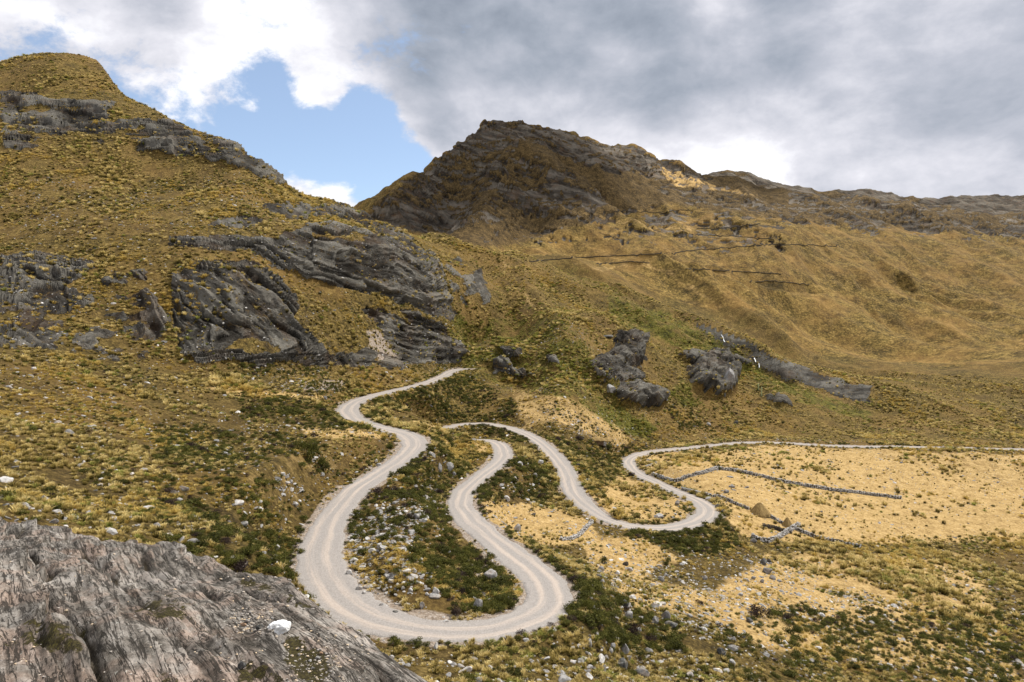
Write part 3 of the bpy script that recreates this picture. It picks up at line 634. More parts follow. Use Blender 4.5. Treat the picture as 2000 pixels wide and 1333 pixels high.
def grid_object(name, c0, c1, rmask, m):
    """faces of the big grid whose mask is true, as one mesh"""
    idx = np.arange(NC * NR).reshape(NC, NR)
    q = np.stack([idx[:-1, :-1], idx[1:, :-1], idx[1:, 1:], idx[:-1, 1:]], -1)[rmask]
    used = np.unique(q); remap = np.zeros(NC * NR, np.int64); remap[used] = np.arange(len(used))
    q = remap[q].astype(np.int32)
    me = bpy.data.meshes.new(name); me.vertices.add(len(used)); me.vertices.foreach_set('co', Vd.reshape(-1, 3)[used].astype(np.float32).ravel())
    me.loops.add(q.size); me.loops.foreach_set('vertex_index', q.ravel())
    me.polygons.add(len(q)); me.polygons.foreach_set('loop_start', np.arange(0, q.size, 4, dtype=np.int32))
    me.polygons.foreach_set('use_smooth', (rockm[:-1, :-1][rmask] < .45))
    me.update(calc_edges=True)
    def ca(nm, a, b, c_):
        at_ = me.attributes.new(nm, 'FLOAT_COLOR', 'POINT')
        arr = np.stack([a.ravel()[used], b.ravel()[used], c_.ravel()[used], np.ones(len(used))], -1).astype(np.float32)
        at_.data.foreach_set('color', np.clip(arr, 0, 1).ravel())
    ca('cover_a', rockm, LAY['green'], LAY['pale']); ca('cover_b', LAY['brown'], gravelm, crev)
    at_ = me.attributes.new('dark', 'FLOAT', 'POINT'); at_.data.foreach_set('value', LAY['dark'].ravel()[used].astype(np.float32))
    at_ = me.attributes.new('strata', 'FLOAT', 'POINT'); at_.data.foreach_set('value', sb0.ravel()[used].astype(np.float32))
    me.materials.append(m)
    o = bpy.data.objects.new(name, me); C.objects.link(o); o['kind'] = 'structure'; return o
scree = inside([(722,640),(752,655),(785,690),(788,712),(745,706),(722,680)], 9) * (R < 400) + .8 * inside([(810,948),(850,945),(852,972),(825,975)], 4, PX, PY) + .7 * inside([(580,740),(680,742),(670,765),(590,765)], 6, PX, PY) * (R < 400)
scree = scree + .8 * inside([(915,1100),(960,1105),(975,1125),(930,1128)], 4, PX, PY) + .6 * inside([(870,1010),(900,1020),(930,1045),(890,1030)], 3, PX, PY)
gravelm = np.clip(roadside * .85 + scree, 0, 1)
LAY['pale'] = np.maximum(LAY['pale'], np.clip(scree, 0, 1) * .8 * (R > 230))
idc = lambda a: (a[:-1, :-1])
Rc = idc(R); PXc = idc(PX); 
isleft = (idc(THg) < rad(-4.2)) | ((idc(THg) < rad(-2)) & (Rc < 420))
Rsplit = np.where(idc(THg) < rad(-4.2), 262., 325.)
Rsplit = 262 + 60 * sstep(idc(THg), rad(-14), rad(0)) + 60 * sstep(idc(THg), rad(4), rad(16))
Rm = 760 - 0 * Rc
g1 = Rc < Rsplit
g2 = (~g1) & (Rc < Rm) & (idc(THg) < rad(-4.5))
g3 = (~g1) & (Rc < Rm) & (idc(THg) >= rad(-4.5))
g4 = Rc >= Rm
cid = cragid[:-1, :-1] * (rockm[:-1, :-1] > .5)
def largest_piece(mk):
    todo = set(zip(*[a_.tolist() for a_ in np.nonzero(mk)])); best = set()
    while todo:
        st_ = [todo.pop()]; comp = set(st_)
        while st_:
            a_, b_ = st_.pop()
            for nb_ in ((a_ + 1, b_), (a_ - 1, b_), (a_, b_ + 1), (a_, b_ - 1)):
                if nb_ in todo: todo.discard(nb_); comp.add(nb_); st_.append(nb_)
        if len(comp) > len(best): best = comp
    out = np.zeros(mk.shape, bool)
    if best: a_ = np.array(list(best)); out[a_[:, 0], a_[:, 1]] = True
    return out
for k_ in range(len(CRAGS)):
    mk = cid == k_ + 1; cid[mk & ~largest_piece(mk)] = 0
left = np.zeros(cid.shape, np.int8); rf = (rockm[:-1, :-1] > .5) & (cid == 0) & (Rc < 620) & (idc(THg) < rad(-3.2)); px_, py_ = PX[:-1, :-1], PY[:-1, :-1]
CL = [([(440,455),(560,440),(700,448),(790,450),(940,600),(900,640),(820,625),(600,575),(440,505)], 'great dark cliff of slanting layered rock above the head of the road'),
      ([(320,480),(500,488),(620,590),(600,640),(690,722),(320,722)], 'dark cliff of steep streaked beds at the left edge above the terrace'),
      ([(490,395),(620,385),(720,405),(790,452),(560,442)], 'pale grey smooth rock band high on the left hill'),
      ([(700,590),(800,600),(930,660),(930,722),(620,722),(700,690)], 'broken dark ledges and cut rock face behind the top of the road'),
      ([(380,240),(480,270),(580,360),(380,350)], 'dark rocky crest on the skyline of the left hill'),
      ([(-400,470),(320,470),(330,722),(-400,722)], 'patchy grey cliffs at the far left'), ([(-400,100),(380,150),(380,350),(-400,350)], 'rocky band under the left summit')]
for k_, (pl, lb_) in enumerate(CL):
    mk = (inside(pl, 1, PX, PY)[:-1, :-1] > .5) & rf & (left == 0); left[largest_piece(mk)] = k_ + 1
tk = (cid > 0) | (left > 0)
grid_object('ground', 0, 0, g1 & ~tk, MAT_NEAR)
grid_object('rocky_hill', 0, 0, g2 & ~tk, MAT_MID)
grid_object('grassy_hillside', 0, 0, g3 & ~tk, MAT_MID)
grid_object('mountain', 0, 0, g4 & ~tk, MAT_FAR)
def as_thing(o, label, cat):
    del o['kind']; o['label'] = label; o['category'] = cat
for k_, (pl, dp_, am_, lb_) in enumerate(CRAGS):
    if (cid == k_ + 1).any(): as_thing(grid_object('rock_crag', 0, 0, cid == k_ + 1, MAT_MID), lb_, 'crag')
for k_, (pl, lb_) in enumerate(CL):
    if (left == k_ + 1).any(): as_thing(grid_object('rock_cliff', 0, 0, left == k_ + 1, MAT_MID), lb_, 'cliff')
print('terrain', time.time() - T0)

# --- visible samples of the land
DPX, DPY = proj(Vd)
vis = DPY <= np.minimum.accumulate(DPY, axis=1) + 1.0
FG_EDGE = np.array([(-250,985),(0,1015),(200,1045),(350,1072),(467,1115),(520,1137),(600,1168),(660,1207),(720,1252),(780,1303),(810,1333),(870,1390),(960,1500)], float)
vis &= ~((DPX < 960) & (DPY > np.interp(DPX, FG_EDGE[:, 0], FG_EDGE[:, 1]) + 6))
vis &= (DPX > 0) & (DPX < 2000) & (DPY < 1345)
def ground_at(x, y):
    t = np.arctan2(x, y); i = int(np.clip(np.searchsorted(colth, t) - 1, 0, NC - 2)); a = (t - colth[i]) / (colth[i + 1] - colth[i])
    r = math.hypot(x, y)
    z0 = np.interp(r, np.maximum.accumulate(np.hypot(Vd[i, :, 0], Vd[i, :, 1])), Vd[i, :, 2]); z1 = np.interp(r, np.maximum.accumulate(np.hypot(Vd[i + 1, :, 0], Vd[i + 1, :, 1])), Vd[i + 1, :, 2])
    return z0 * (1 - a) + z1 * a
def place(px, py):
    """where the sight line through that pixel first meets the land"""
    lo, hi = 0, NR - 1
    u, v, w_ = ray(px, py); t = math.atan2(u, v); i = int(np.clip(np.searchsorted(colth, t), 1, NC - 2))
    yy = DPY[i]; k = np.argmax(yy <= py)
    if k == 0: k = NR - 1
    a = (yy[k - 1] - py) / (yy[k - 1] - yy[k] + 1e-9); a = min(max(a, 0), 1)
    p = Vd[i, k - 1] * (1 - a) + Vd[i, k] * a
    kk = p[1] / v
    return np.array([u * kk, p[1], p[2]])

# ------------------------------------------------------------------ mesh helpers
def mesh_from(name, V_, F_, m, parent=None, smooth=False):
    me = bpy.data.meshes.new(name); me.from_pydata([tuple(map(float, v)) for v in V_], [], F_); me.materials.append(m)
    if smooth: me.polygons.foreach_set('use_smooth', [True] * len(me.polygons))
    me.update()
    o = bpy.data.objects.new(name, me); C.objects.link(o)
    if parent: o.parent = parent
    return o
def tag(o, label=None, cat=None, group=None, kind=None):
    if label: o['label'] = label
    if cat: o['category'] = cat
    if group: o['group'] = group
    if kind: o['kind'] = kind
    return o
def ico(sub):
    import bmesh
    bm = bmesh.new(); bmesh.ops.create_icosphere(bm, subdivisions=sub, radius=1)
    V_ = np.array([v.co[:] for v in bm.verts]); F_ = [tuple(v.index for v in f.verts) for f in bm.faces]; bm.free(); return V_, F_

# ------------------------------------------------------------------ road
m, t = mat('road_gravel')
uv = t.new('ShaderNodeAttribute', attribute_name='across'); ac = uv.outputs['Fac']
al = t.attr('along', 'Fac')
pos = t.new('ShaderNodeNewGeometry').outputs['Position']
lane = t.new('ShaderNodeCombineXYZ'); t.set(lane.inputs[0], t.mul(ac, 3.2)); t.set(lane.inputs[1], t.mul(al, .02))
ln = t.noise(lane.outputs[0], 1.6, 5, .7)
al2 = t.new('ShaderNodeCombineXYZ'); t.set(al2.inputs[0], t.mul(al, .035))
aw = t.add(ac, t.mul(t.math('SUBTRACT', t.noise(al2.outputs[0], 1.0, 2), .5), .9))
rut = 0
ruts = None
for c0 in (-.42, .22):
    q = t.ss(t.math('ABSOLUTE', t.math('SUBTRACT', aw, c0)), .05, .24, 1, 0)
    ruts = q if ruts is None else t.add(ruts, q)
ed = t.ss(t.math('ABSOLUTE', aw), .62, 1.0)
grit = t.noise(pos, 6, 5, .8); gv = t.voro(pos, 7, out='Color')
gm = t.add(t.mul(grit, .65), t.mul(gv, .35))
grey = t.ramp(gm, [(.2, (.165, .147, .132)), (.5, (.25, .23, .212)), (.8, (.34, .318, .297))])
tan = t.ramp(gm, [(.2, (.29, .243, .205)), (.5, (.37, .315, .268)), (.8, (.43, .375, .325))])
c = t.mix(t.math('MULTIPLY_ADD', t.mul(ruts, t.ss(t.noise(lane.outputs[0], .8, 4, .7), .3, .6, .15, 1)), .85, t.mul(t.math('SUBTRACT', ln, .5), 1.1), clamp=True), grey, tan)
c = t.mix(t.ss(t.noise(lane.outputs[0], 3.1, 4, .7), .5, .75, 0, .5), c, t.mix(.6, c, (.22, .20, .18)))
c = t.mix(t.ss(t.add(ed, t.mul(t.math('SUBTRACT', t.noise(pos, .8, 4), .5), .8)), .3, .8, 0, .8), c, t.ramp(gm, [(.2, (.10, .09, .08)), (.5, (.22, .20, .18)), (.8, (.42, .40, .38))]))
h = t.add(t.mul(gm, .5), t.mul(ruts, -.4))
finish(t, c, .95, h, .05, .6, .1)
Mroad = m
tang = np.gradient(road[:, :2], axis=0); tang /= np.linalg.norm(tang, axis=1, keepdims=True)
for _ in range(4): tang[1:-1] = (tang[:-2] + tang[1:-1] + tang[2:]) / 3
nrm = np.stack([-tang[:, 1], tang[:, 0]], -1)
NA = 17; ac_ = np.linspace(-1, 1, NA); rv_, ra_, rl_ = [], [], []
sr = np.arange(ns) * .9
wl = 1 + .10 * vnoise(sr / 14, 0 * sr + 2, 0 * sr, 15) + .09 * vnoise(sr / 2.2, 0 * sr, 0 * sr, 5) + .06 * vnoise(sr / .9, 0 * sr, 0 * sr, 6); wr = 1 + .10 * vnoise(sr / 14, 0 * sr + 7, 0 * sr, 15) + .09 * vnoise(sr / 2.2, 0 * sr + 9, 0 * sr, 5) + .06 * vnoise(sr / .9, 0 * sr + 4, 0 * sr, 6)
RV = np.zeros((ns, NA, 3))
for j, a in enumerate(ac_):
    off = a * road[:, 3] / 2 * np.where(a < 0, wl, wr) * 1.06
    RV[:, j, :2] = road[:, :2] + nrm * off[:, None]
    zz = road[:, 2] + .07 + .03 * math.cos(a * math.pi * .5) + .02 * vnoise(sr / 1.5, 0 * sr + j * 3.3, 0 * sr, 8)
    for c0 in (-.52, -.17, .17, .52): zz = zz - .035 * math.exp(-((a - c0) / .07) ** 2)
    if j in (0, NA - 1): zz = zz - .45
    elif j in (1, NA - 2): zz = zz - .02
    RV[:, j, 2] = zz
idx = np.arange(ns * NA).reshape(ns, NA)
q = np.stack([idx[:-1, :-1], idx[:-1, 1:], idx[1:, 1:], idx[1:, :-1]], -1).reshape(-1, 4)
o = mesh_from('dirt_road', RV.reshape(-1, 3), q.tolist(), m, smooth=True); tag(o, kind='structure')
a1 = o.data.attributes.new('across', 'FLOAT', 'POINT'); a1.data.foreach_set('value', np.tile(ac_, ns).astype(np.float32))
a2 = o.data.attributes.new('along', 'FLOAT', 'POINT'); a2.data.foreach_set('value', np.repeat(sr, NA).astype(np.float32))
o['label'] = 'winding pale gravel road with wheel tracks'

# ------------------------------------------------------------------ distant hill right of the mountain
def distant(name, prof, Y0, m, depth=500, rk_amt=1.0):
    pxs = np.linspace(prof[0][0], prof[-1][0], 420); pys = np.interp(pxs, [p[0] for p in prof], [p[1] for p in prof])
    NRr = 90; Vv = np.zeros((len(pxs), NRr, 3))
    x, y, z = ray(pxs, pys); top = np.stack([x / y * Y0, 0 * x + Y0, z / y * Y0], -1)
    for j in range(NRr):
        s = j / (NRr - 1) * 1.3
        back = s > 1
        k = 1 - s
        Vv[:, j, 0] = top[:, 0] * (1 + (k * -1) * depth / Y0 * 1.0 if not back else 1 + (s - 1) * .3)
        Vv[:, j, 0] = top[:, 0] * ((Y0 - depth * k) / Y0 if not back else 1 + (s - 1) * .3)
        Vv[:, j, 1] = Y0 - depth * k if not back else Y0 * (1 + (s - 1) * .3)
        drop = (k ** 1.2) * 330 if not back else (s - 1) * 900
        Vv[:, j, 2] = top[:, 2] - drop
    nn = normals(Vv); X_, Y_, Z_ = Vv[..., 0], Vv[..., 1], Vv[..., 2]
    dsp = fbm(X_ / 60, Y_ / 60, Z_ / 30, 5, 131, ridged=True) * 9 + fbm(X_ / 18, Y_ / 18, Z_ / 8, 3, 133) * 3.5
    Vv = Vv + nn * dsp[..., None]
    id2 = np.arange(Vv.shape[0] * NRr).reshape(-1, NRr)
    q = np.stack([id2[:-1, :-1], id2[1:, :-1], id2[1:, 1:], id2[:-1, 1:]], -1).reshape(-1, 4)
    o = mesh_from(name, Vv.reshape(-1, 3), q.tolist(), m, smooth=True); tag(o, kind='structure')
    n_ = Vv.shape[0] * NRr; r0 = np.clip(.75 + fbm(X_ / 80, Y_ / 80, Z_ / 40, 4, 137).ravel() * 1.2, 0, 1)
    for nm, arr in (('cover_a', np.stack([r0, 0 * r0, .1 + 0 * r0, 1 + 0 * r0], -1)), ('cover_b', np.stack([1 + 0 * r0, 0 * r0, np.clip(.5 + dsp.ravel() * .04, 0, 1), 1 + 0 * r0], -1))):
        at_ = o.data.attributes.new(nm, 'FLOAT_COLOR', 'POINT'); at_.data.foreach_set('color', arr.astype(np.float32).ravel())
    at_ = o.data.attributes.new('strata', 'FLOAT', 'POINT'); at_.data.foreach_set('value', (Z_ + X_ * .3).ravel().astype(np.float32))
    return o
distant('distant_hill', [(1330,352),(1375,344),(1395,337),(1420,334),(1445,338),(1460,337),(1478,349),(1500,354),(1533,360),(1600,375),(1700,372),(1800,390),(1950,380),(2150,400)], 2350, MAT_FAR)

# ------------------------------------------------------------------ added cloud shapes above the frame, unseen, put there to shade the mountain
M_shadow_cloud, t = mat('shadow_cloud_white'); finish(t, (.9, .9, .92), 1.0, spec=0)
import bmesh
def shadow_cloud(target, dist, sx, sy, sz, seed, label):
    bm = bmesh.new(); bmesh.ops.create_icosphere(bm, subdivisions=5, radius=1)
    V_ = np.array([v.co[:] for v in bm.verts]); F_ = [tuple(v.index for v in f.verts) for f in bm.faces]; bm.free()
    x_, y_, z_ = V_.T; n_ = fbm(x_ * 1.3 + seed, y_ * 1.3, z_ * 1.3, 5, seed) * .55
    V_ = V_ * (1 + n_)[:, None]; V_[:, 2] = np.where(V_[:, 2] < 0, V_[:, 2] * .3, V_[:, 2])
    o = mesh_from('shadow_cloud', V_, F_, M_shadow_cloud, smooth=True); o.scale = (sx, sy, sz); o.location = np.array(target) + SUNV * dist; o['kind'] = 'structure'; o['label'] = label
SHADOW_CLOUDS = [((-90, 1120, 190), 2600, 300, 210, 100, 3, 'grey cloud above the mountain'), ((330, 1480, 230), 2700, 260, 110, 80, 14, 'added cloudlike shadow caster above the right ridge')]

# ------------------------------------------------------------------ foreground outcrop
fgY = np.array([21, 19, 17, 15.3, 14, 13.4, 12.4, 11.5, 10.4, 9.3, 8.7, 7.6, 6.0])
NS, NTT = 560, 330
sp = np.linspace(0, 1, NS); ks = np.linspace(0, 1, len(FG_EDGE))
kp = np.interp(sp, [0, .28, 1], [0, 4 / 12, 1])
ex = catmull(np.c_[FG_EDGE, fgY], 40); ex = np.stack([np.interp(kp, np.linspace(0, 1, len(ex)), ex[:, k]) for k in range(3)], -1)
E = at(ex[:, 0], ex[:, 1], ex[:, 2])
near_ = np.stack([np.interp(kp, [0, .33, .8, 1], [-9.5, -5.2, -.4, 1.6]), np.interp(kp, [0, .33, .8, 1], [3.2, 2.2, 1.2, .8]), np.interp(kp, [0, .33, .8, 1], [-2.0, -2.1, -2.3, -2.5])], -1)
tq = np.linspace(-.22, 1, NTT)
FV = np.zeros((NS, NTT, 3))
for j, s in enumerate(tq):
    if s >= 0:
        p = E * (1 - s) + near_ * s; p[:, 2] += .42 * math.sin(math.pi * min(s * 1.0, 1)) * .6
        p[:, 2] += -.10 * math.exp(-s * 14)
    else:
        k = -s / .22; out = (E - near_); out[:, 2] = 0; out /= np.linalg.norm(out, axis=1, keepdims=True)
        p = E + out * (1.3 * k); p[:, 2] -= .10 + 7.5 * k ** 1.6
    FV[:, j] = p
nn = normals(FV); x, y, z = FV[..., 0], FV[..., 1], FV[..., 2]
dirv = np.array([.60, -.80]); al_ = x * dirv[0] + y * dirv[1]; acr = x * .80 + y * .60
wp = fbm(x / 2.2, y / 2.2, z / 2.2, 3, 151) * .55
acw = acr + wp
cr1 = fbm(al_ / 4.5, acw / .42, z * 0, 3, 153, ridged=True)
cr2 = fbm(al_ / 1.6, acw / .13, z * 0, 3, 155, ridged=True)
lump = fbm(al_ / 2.6, acw / 1.1, z * 0, 3, 157)
step = acw / .62 + .5 * fbm(al_ / 3, acw / 3, z * 0, 2, 158); fr = step - np.floor(step)
ledge = (fr ** 3) * (.5 + .5 * vnoise(np.floor(step) * 3.7, al_ / 2.5, 0 * z, 159))
chip = fbm(x / .12, y / .12, z / .12, 3, 161)
dsp = lump * .26 + np.clip(cr1, -.2, 1) * .06 - .22 * np.clip(cr1 - .45, 0, 1) * 2 + cr2 * .035 + ledge * .20 + chip * .018
att = sstep(tq, -.02, .05)[None] * .75 + .25
gul = np.exp(-((acw - (-.1 + .0 * al_)) / .28) ** 2)            # moss-filled hollow
fis = np.zeros(x.shape)
for k_, (c_, wd_) in enumerate([(-3.2, .05), (-1.9, .07), (-1.0, .04), (-.2, .06), (.7, .05), (1.5, .07), (2.4, .05), (3.4, .06), (4.4, .06), (5.6, .07), (6.8, .06), (8.2, .07)]):
    wob_ = .30 * fbm(al_ / 2.0, 0 * x + k_ * 3.1, 0 * x, 4, 181 + k_) + c_
    on_ = sstep(vnoise(al_ / 2.6, 0 * x + k_ * 1.7, 0 * x, 191 + k_), -.35, .05)
    fis = np.maximum(fis, on_ * np.exp(-np.abs((acr - wob_) / wd_) ** 1.5))
dsp = dsp - .20 * fis
FV = FV + nn * (dsp * att)[..., None]
m, t = mat('foreground_rock')
pos = t.new('ShaderNodeNewGeometry').outputs['Position']
rot = t.scale3(pos, (1, 1, 1), (0, 0, rad(53)))
ps = t.scale3(rot, (.35, 3.6, 2.0))
a0 = t.noise(ps, 2.0, 8, .7, .4); a1_ = t.noise(pos, 9, 7, .75); a2_ = t.noise(pos, 1.1, 4, .6); a3 = t.noise(pos, 38, 4, .8)
cv = t.attr('crev', 'Fac'); moss = t.attr('moss', 'Fac')
rv = t.add(t.add(t.mul(a0, .55), t.mul(a1_, .35)), t.mul(a3, .2))
rc = t.ramp(rv, [(.40, (.010, .009, .007)), (.48, (.05, .044, .036)), (.54, (.13, .115, .098)), (.61, (.23, .21, .185)), (.74, (.38, .36, .33))])
pink = t.ramp(rv, [(.40, (.015, .011, .008)), (.47, (.08, .058, .044)), (.54, (.20, .150, .118)), (.62, (.32, .255, .21)), (.75, (.43, .37, .32))])
rc = t.mix(t.ss(a2_, .45, .65), rc, pink)
lich = t.ss(t.noise(pos, 24, 4, .8), .56, .62); rc = t.mix(t.mul(lich, t.ss(a1_, .42, .6)), rc, (.028, .028, .024))
lw = t.ss(t.noise(pos, 15, 5, .7), .62, .7); rc = t.mix(t.mul(lw, .6), rc, (.55, .56, .50))
a5 = t.noise(ps, .9, 5, .6, .6); rc = t.mix(t.ss(a5, .50, .64, 0, .62), rc, (.030, .027, .022)); rc = t.mix(t.ss(t.noise(pos, .75, 5, .6), .54, .66, 0, .45), rc, (.42, .39, .35))
crk = t.math('MAXIMUM', t.ss(t.noise(ps, 5.5, 5, .65, .3), .38, .45, 1, 0), t.ss(t.math('ABSOLUTE', t.math('SUBTRACT', t.noise(ps, 2.6, 6, .6, .5), .5)), .006, .026, 1, 0)); rc = t.mix(t.mul(crk, .9), rc, (.018, .015, .011))
rc = t.mix(t.ss(cv, .42, .8, 0, .9), rc, (.028, .021, .011))
mc = t.ramp(t.noise(pos, 30, 4, .8), [(.3, (.006, .005, .002)), (.5, (.030, .023, .006)), (.7, (.085, .075, .015))])
mn = t.add(t.mul(t.math('SUBTRACT', a2_, .5), 1.3), t.mul(t.math('SUBTRACT', t.noise(pos, 4.5, 6, .7), .5), 2.6))
rc = t.mix(t.ss(t.add(moss, mn), .45, .62), rc, mc)
h = t.add(t.add(rv, t.mul(crk, -.5)), t.mul(lich, .05))
finish(t, rc, .9, h, .028, .9, .2)
idf = np.arange(NS * NTT).reshape(NS, NTT)
q = np.stack([idf[:-1, :-1], idf[1:, :-1], idf[1:, 1:], idf[:-1, 1:]], -1).reshape(-1, 4)
fo = mesh_from('rock_outcrop', FV.reshape(-1, 3), q.tolist(), m, smooth=True)
tag(fo, 'big sloping pinkish grey rock ledge with dark cracks in the bottom left foreground', 'rock ledge')
fpx, fpy = proj(FV)
mossm = np.zeros(fpx.shape)
wbx = fbm(x / .5, y / .5, z / .5, 3, 171) * 16
for pl, v_ in [([(548,1255),(575,1245),(600,1270),(640,1280),(655,1320),(620,1345),(585,1320),(555,1285)], 1), ([(467,1125),(500,1132),(520,1142),(540,1160),(500,1150),(467,1140)], .85), ([(530,1155),(560,1160),(600,1180),(610,1195),(570,1180)], .7),
              ([(467,1280),(520,1300),(560,1333),(467,1333)], .5), ([(280,1150),(380,1180),(360,1220),(270,1200)], .5), ([(60,1180),(200,1230),(150,1290),(40,1250)], .45), ([(730,1290),(760,1300),(770,1320),(735,1315)], .5)]:
    mossm = np.maximum(mossm, inside(pl, 18, fpx + wbx, fpy + wbx * .6) * v_)
a1 = fo.data.attributes.new('moss', 'FLOAT', 'POINT'); a1.data.foreach_set('value', mossm.astype(np.float32).ravel())
a1 = fo.data.attributes.new('crev', 'FLOAT', 'POINT'); a1.data.foreach_set('value', np.clip(np.maximum(1 - (cr1 * .5 + .6), fis * 1.1), 0, 1).astype(np.float32).ravel())
bvh = BVHTree.FromPolygons([tuple(v) for v in FV.reshape(-1, 3)[:]], q.tolist())
def fg_hit(px, py):
    d_ = Vector(ray(px, py)); r = bvh.ray_cast(Vector((0, 0, 0)), d_.normalized())
    return r[0], (None if r[1] is None else (r[1] if r[1].z > 0 else -r[1]))
for c_ in SHADOW_CLOUDS: shadow_cloud(*c_)
print('foreground', time.time() - T0)

# ------------------------------------------------------------------ stones
def rock_mat(name, lo, mid, hi, warm=(.3, .2, .12), sc_=1.0, warmth=.3):
    m, t = mat(name)
    oc = t.new('ShaderNodeTexCoord').outputs['Object']; oi = t.new('ShaderNodeObjectInfo').outputs['Random']
    off = t.new('ShaderNodeCombineXYZ'); t.set(off.inputs[0], t.mul(oi, 40)); p = t.vmath('ADD', oc, off.outputs[0])
    a = t.noise(p, 2.2 * sc_, 7, .7); b = t.noise(p, 8 * sc_, 5, .75); c_ = t.noise(p, 1.0 * sc_, 3)
    v = t.add(t.mul(a, .7), t.mul(b, .4)); v = t.add(v, t.mul(t.math('SUBTRACT', oi, .5), .22))
    col = t.ramp(v, [(.3, lo), (.52, mid), (.74, hi)])
    col = t.mix(t.ss(c_, .5, .65, 0, warmth), col, warm)
    col = t.mix(t.ss(t.noise(p, 14 * sc_, 3, .8), .58, .64, 0, .6), col, (.05, .05, .045))
    finish(t, col, .9, v, .04 / sc_ ** 1.5, .9, .15); return m
M_st = rock_mat('stone_grey', (.06, .056, .052), (.21, .203, .193), (.42, .41, .395))
M_pale = rock_mat('stone_pale', (.18, .17, .16), (.40, .385, .365), (.62, .61, .585), warmth=.35)
M_dark = rock_mat('stone_dark', (.008, .008, .008), (.050, .051, .049), (.21, .205, .19), warm=(.2, .13, .05), sc_=1.4)
M_white = rock_mat('stone_white', (.45, .46, .46), (.72, .74, .74), (.85, .86, .86), sc_=2.5, warm=(.5, .46, .38), warmth=.3)
def rock_shape(seed, sub=3, flat=.65, ang=1.0, rough=.16, facets=9):
    V_, F_ = ico(sub); r_ = np.random.default_rng(seed)
    for _ in range(facets):                                     # chop planes: broken faces
        n_ = r_.normal(size=3); n_ /= np.linalg.norm(n_); dd = r_.uniform(.55, .86)
        pr = V_ @ n_; V_ = V_ - n_ * np.clip(pr - dd, 0, None)[:, None] * ang
    nn_ = V_ / np.linalg.norm(V_, axis=1, keepdims=True)
    V_ = V_ + nn_ * (fbm(V_[:, 0] * 1.8 + seed, V_[:, 1] * 1.8, V_[:, 2] * 1.8, 4, seed) * rough)[:, None]
    V_ = V_ * np.array([1, r_.uniform(.65, .95), flat * r_.uniform(.8, 1.15)]); return V_, F_
def rmesh(name, seed, m, **k):
    V_, F_ = rock_shape(seed, **k); me = bpy.data.meshes.new(name); me.from_pydata(V_.tolist(), [], F_); me.materials.append(m); me.update(); return me
ROCKM = [rmesh('boulder', 200 + i, M_st if i % 3 else M_pale, sub=3) for i in range(9)]
ROCKP = [rmesh('boulder_pale', 220 + i, M_pale, sub=3) for i in range(3)]
def put_rock(name, me, loc, size, rz, sink=.18, tilt=(0, 0), fz=1.0):
    o = bpy.data.objects.new(name, me); C.objects.link(o)
    o.location = (loc[0], loc[1], loc[2] + size * .5 * (.5 - sink) * fz); o.scale = (size / 2, size / 2, size / 2 * fz)
    o.rotation_euler = (tilt[0], tilt[1], rz); return o
# stones lying on the ledge
hp, hn = fg_hit(552, 1236)
V_, F_ = rock_shape(307, sub=5, flat=.85, rough=.34, facets=6)
o = mesh_from('white_stone', V_, F_, M_white, smooth=False); D = (hp.length) / F
o.location = hp + hn * (12 * D); o.scale = (22 * D, 20 * D, 22 * D); o.rotation_euler = (.4, .1, .9)
tag(o, 'bright white rounded stone lying on the foreground rock ledge', 'stone')
for px, py, s_, me_, lab in [(554,1256,7,'pale','small pale upright chip of stone just below the white stone'),(475,1222,9,'tan','tan angular stone at the far left on the rock ledge, left of the white stone'),(484,1215,8,'pale','cream pointed stone beside the tan stone on the ledge'),(510,1228,13,'dark','dark grey stone between the tan stones and the white stone'),
                          (532,1209,5,'pale','tiny yellowish chip above the white stone on the ledge'),(606,1292,6,'pale','small cream stone in the moss of the foreground ledge'),(628,1278,7,'tan','small rusty stone at the upper edge of the mossy hollow'),(621,1288,8,'grey','small light grey stone right of the cream stone in the moss'),(584,1281,6,'grey','small grey stone on the left of the mossy hollow'),(612,1307,6,'grey','flat grey stone at the lower edge of the mossy hollow'),
                          (470,1305,17,'dark','blue grey smooth stone at the bottom left corner of the ledge'),(583,1269,6,'grey','pinkish grey pebble above the mossy hollow')]:
    hp, hn = fg_hit(px, py)
    if hp is None: continue
    D = hp.length / F
    mm = {'pale': M_pale, 'tan': None, 'grey': M_st, 'dark': M_dark}[me_]
    if mm is None:
        mm = bpy.data.materials.get('stone_tan') or rock_mat('stone_tan', (.2, .12, .07), (.42, .27, .17), (.6, .45, .33))
    V_, F_ = rock_shape(int(px + py), sub=3, flat=.7, rough=.2)
    o = mesh_from('loose_stone', V_, F_, mm); o.location = hp + hn * (s_ * .25 * D); o.scale = (s_ / 2 * D * 1.2,) * 3; o.rotation_euler = (random.uniform(-.4, .4), random.uniform(-.4, .4), px)
    tag(o, lab, 'stone')
# pebbles: far too many to count
pv, pf = [], []
Vp, Fp = ico(1)
for i in range(900):
    reg = random.choice([((560, 1260), (665, 1333)), ((455, 1190), (530, 1240)), ((430, 1120), (660, 1300)), ((600, 1230), (720, 1333)), ((0, 1080), (450, 1330))])
    px, py = random.uniform(reg[0][0], reg[1][0]), random.uniform(reg[0][1], reg[1][1])
    hp, hn = fg_hit(px, py)
    if hp is None: continue
    s_ = random.choice([.5, .7, 1, 1.6, 2.2]) * hp.length / F * 1.1
    b0 = len(pv); jit = rng.uniform(.6, 1.25, (len(Vp), 1))
    for v in Vp * jit * np.array([1.2, .9, .7]) * s_: pv.append(v + np.array(hp) + np.array(hn) * s_ * .3)
    pf += [tuple(b0 + k for k in f_) for f_ in Fp]
m, t = mat('pebbles'); p_ = t.new('ShaderNodeNewGeometry').outputs['Position']; rc = t.voro(p_, 14, out='Color')
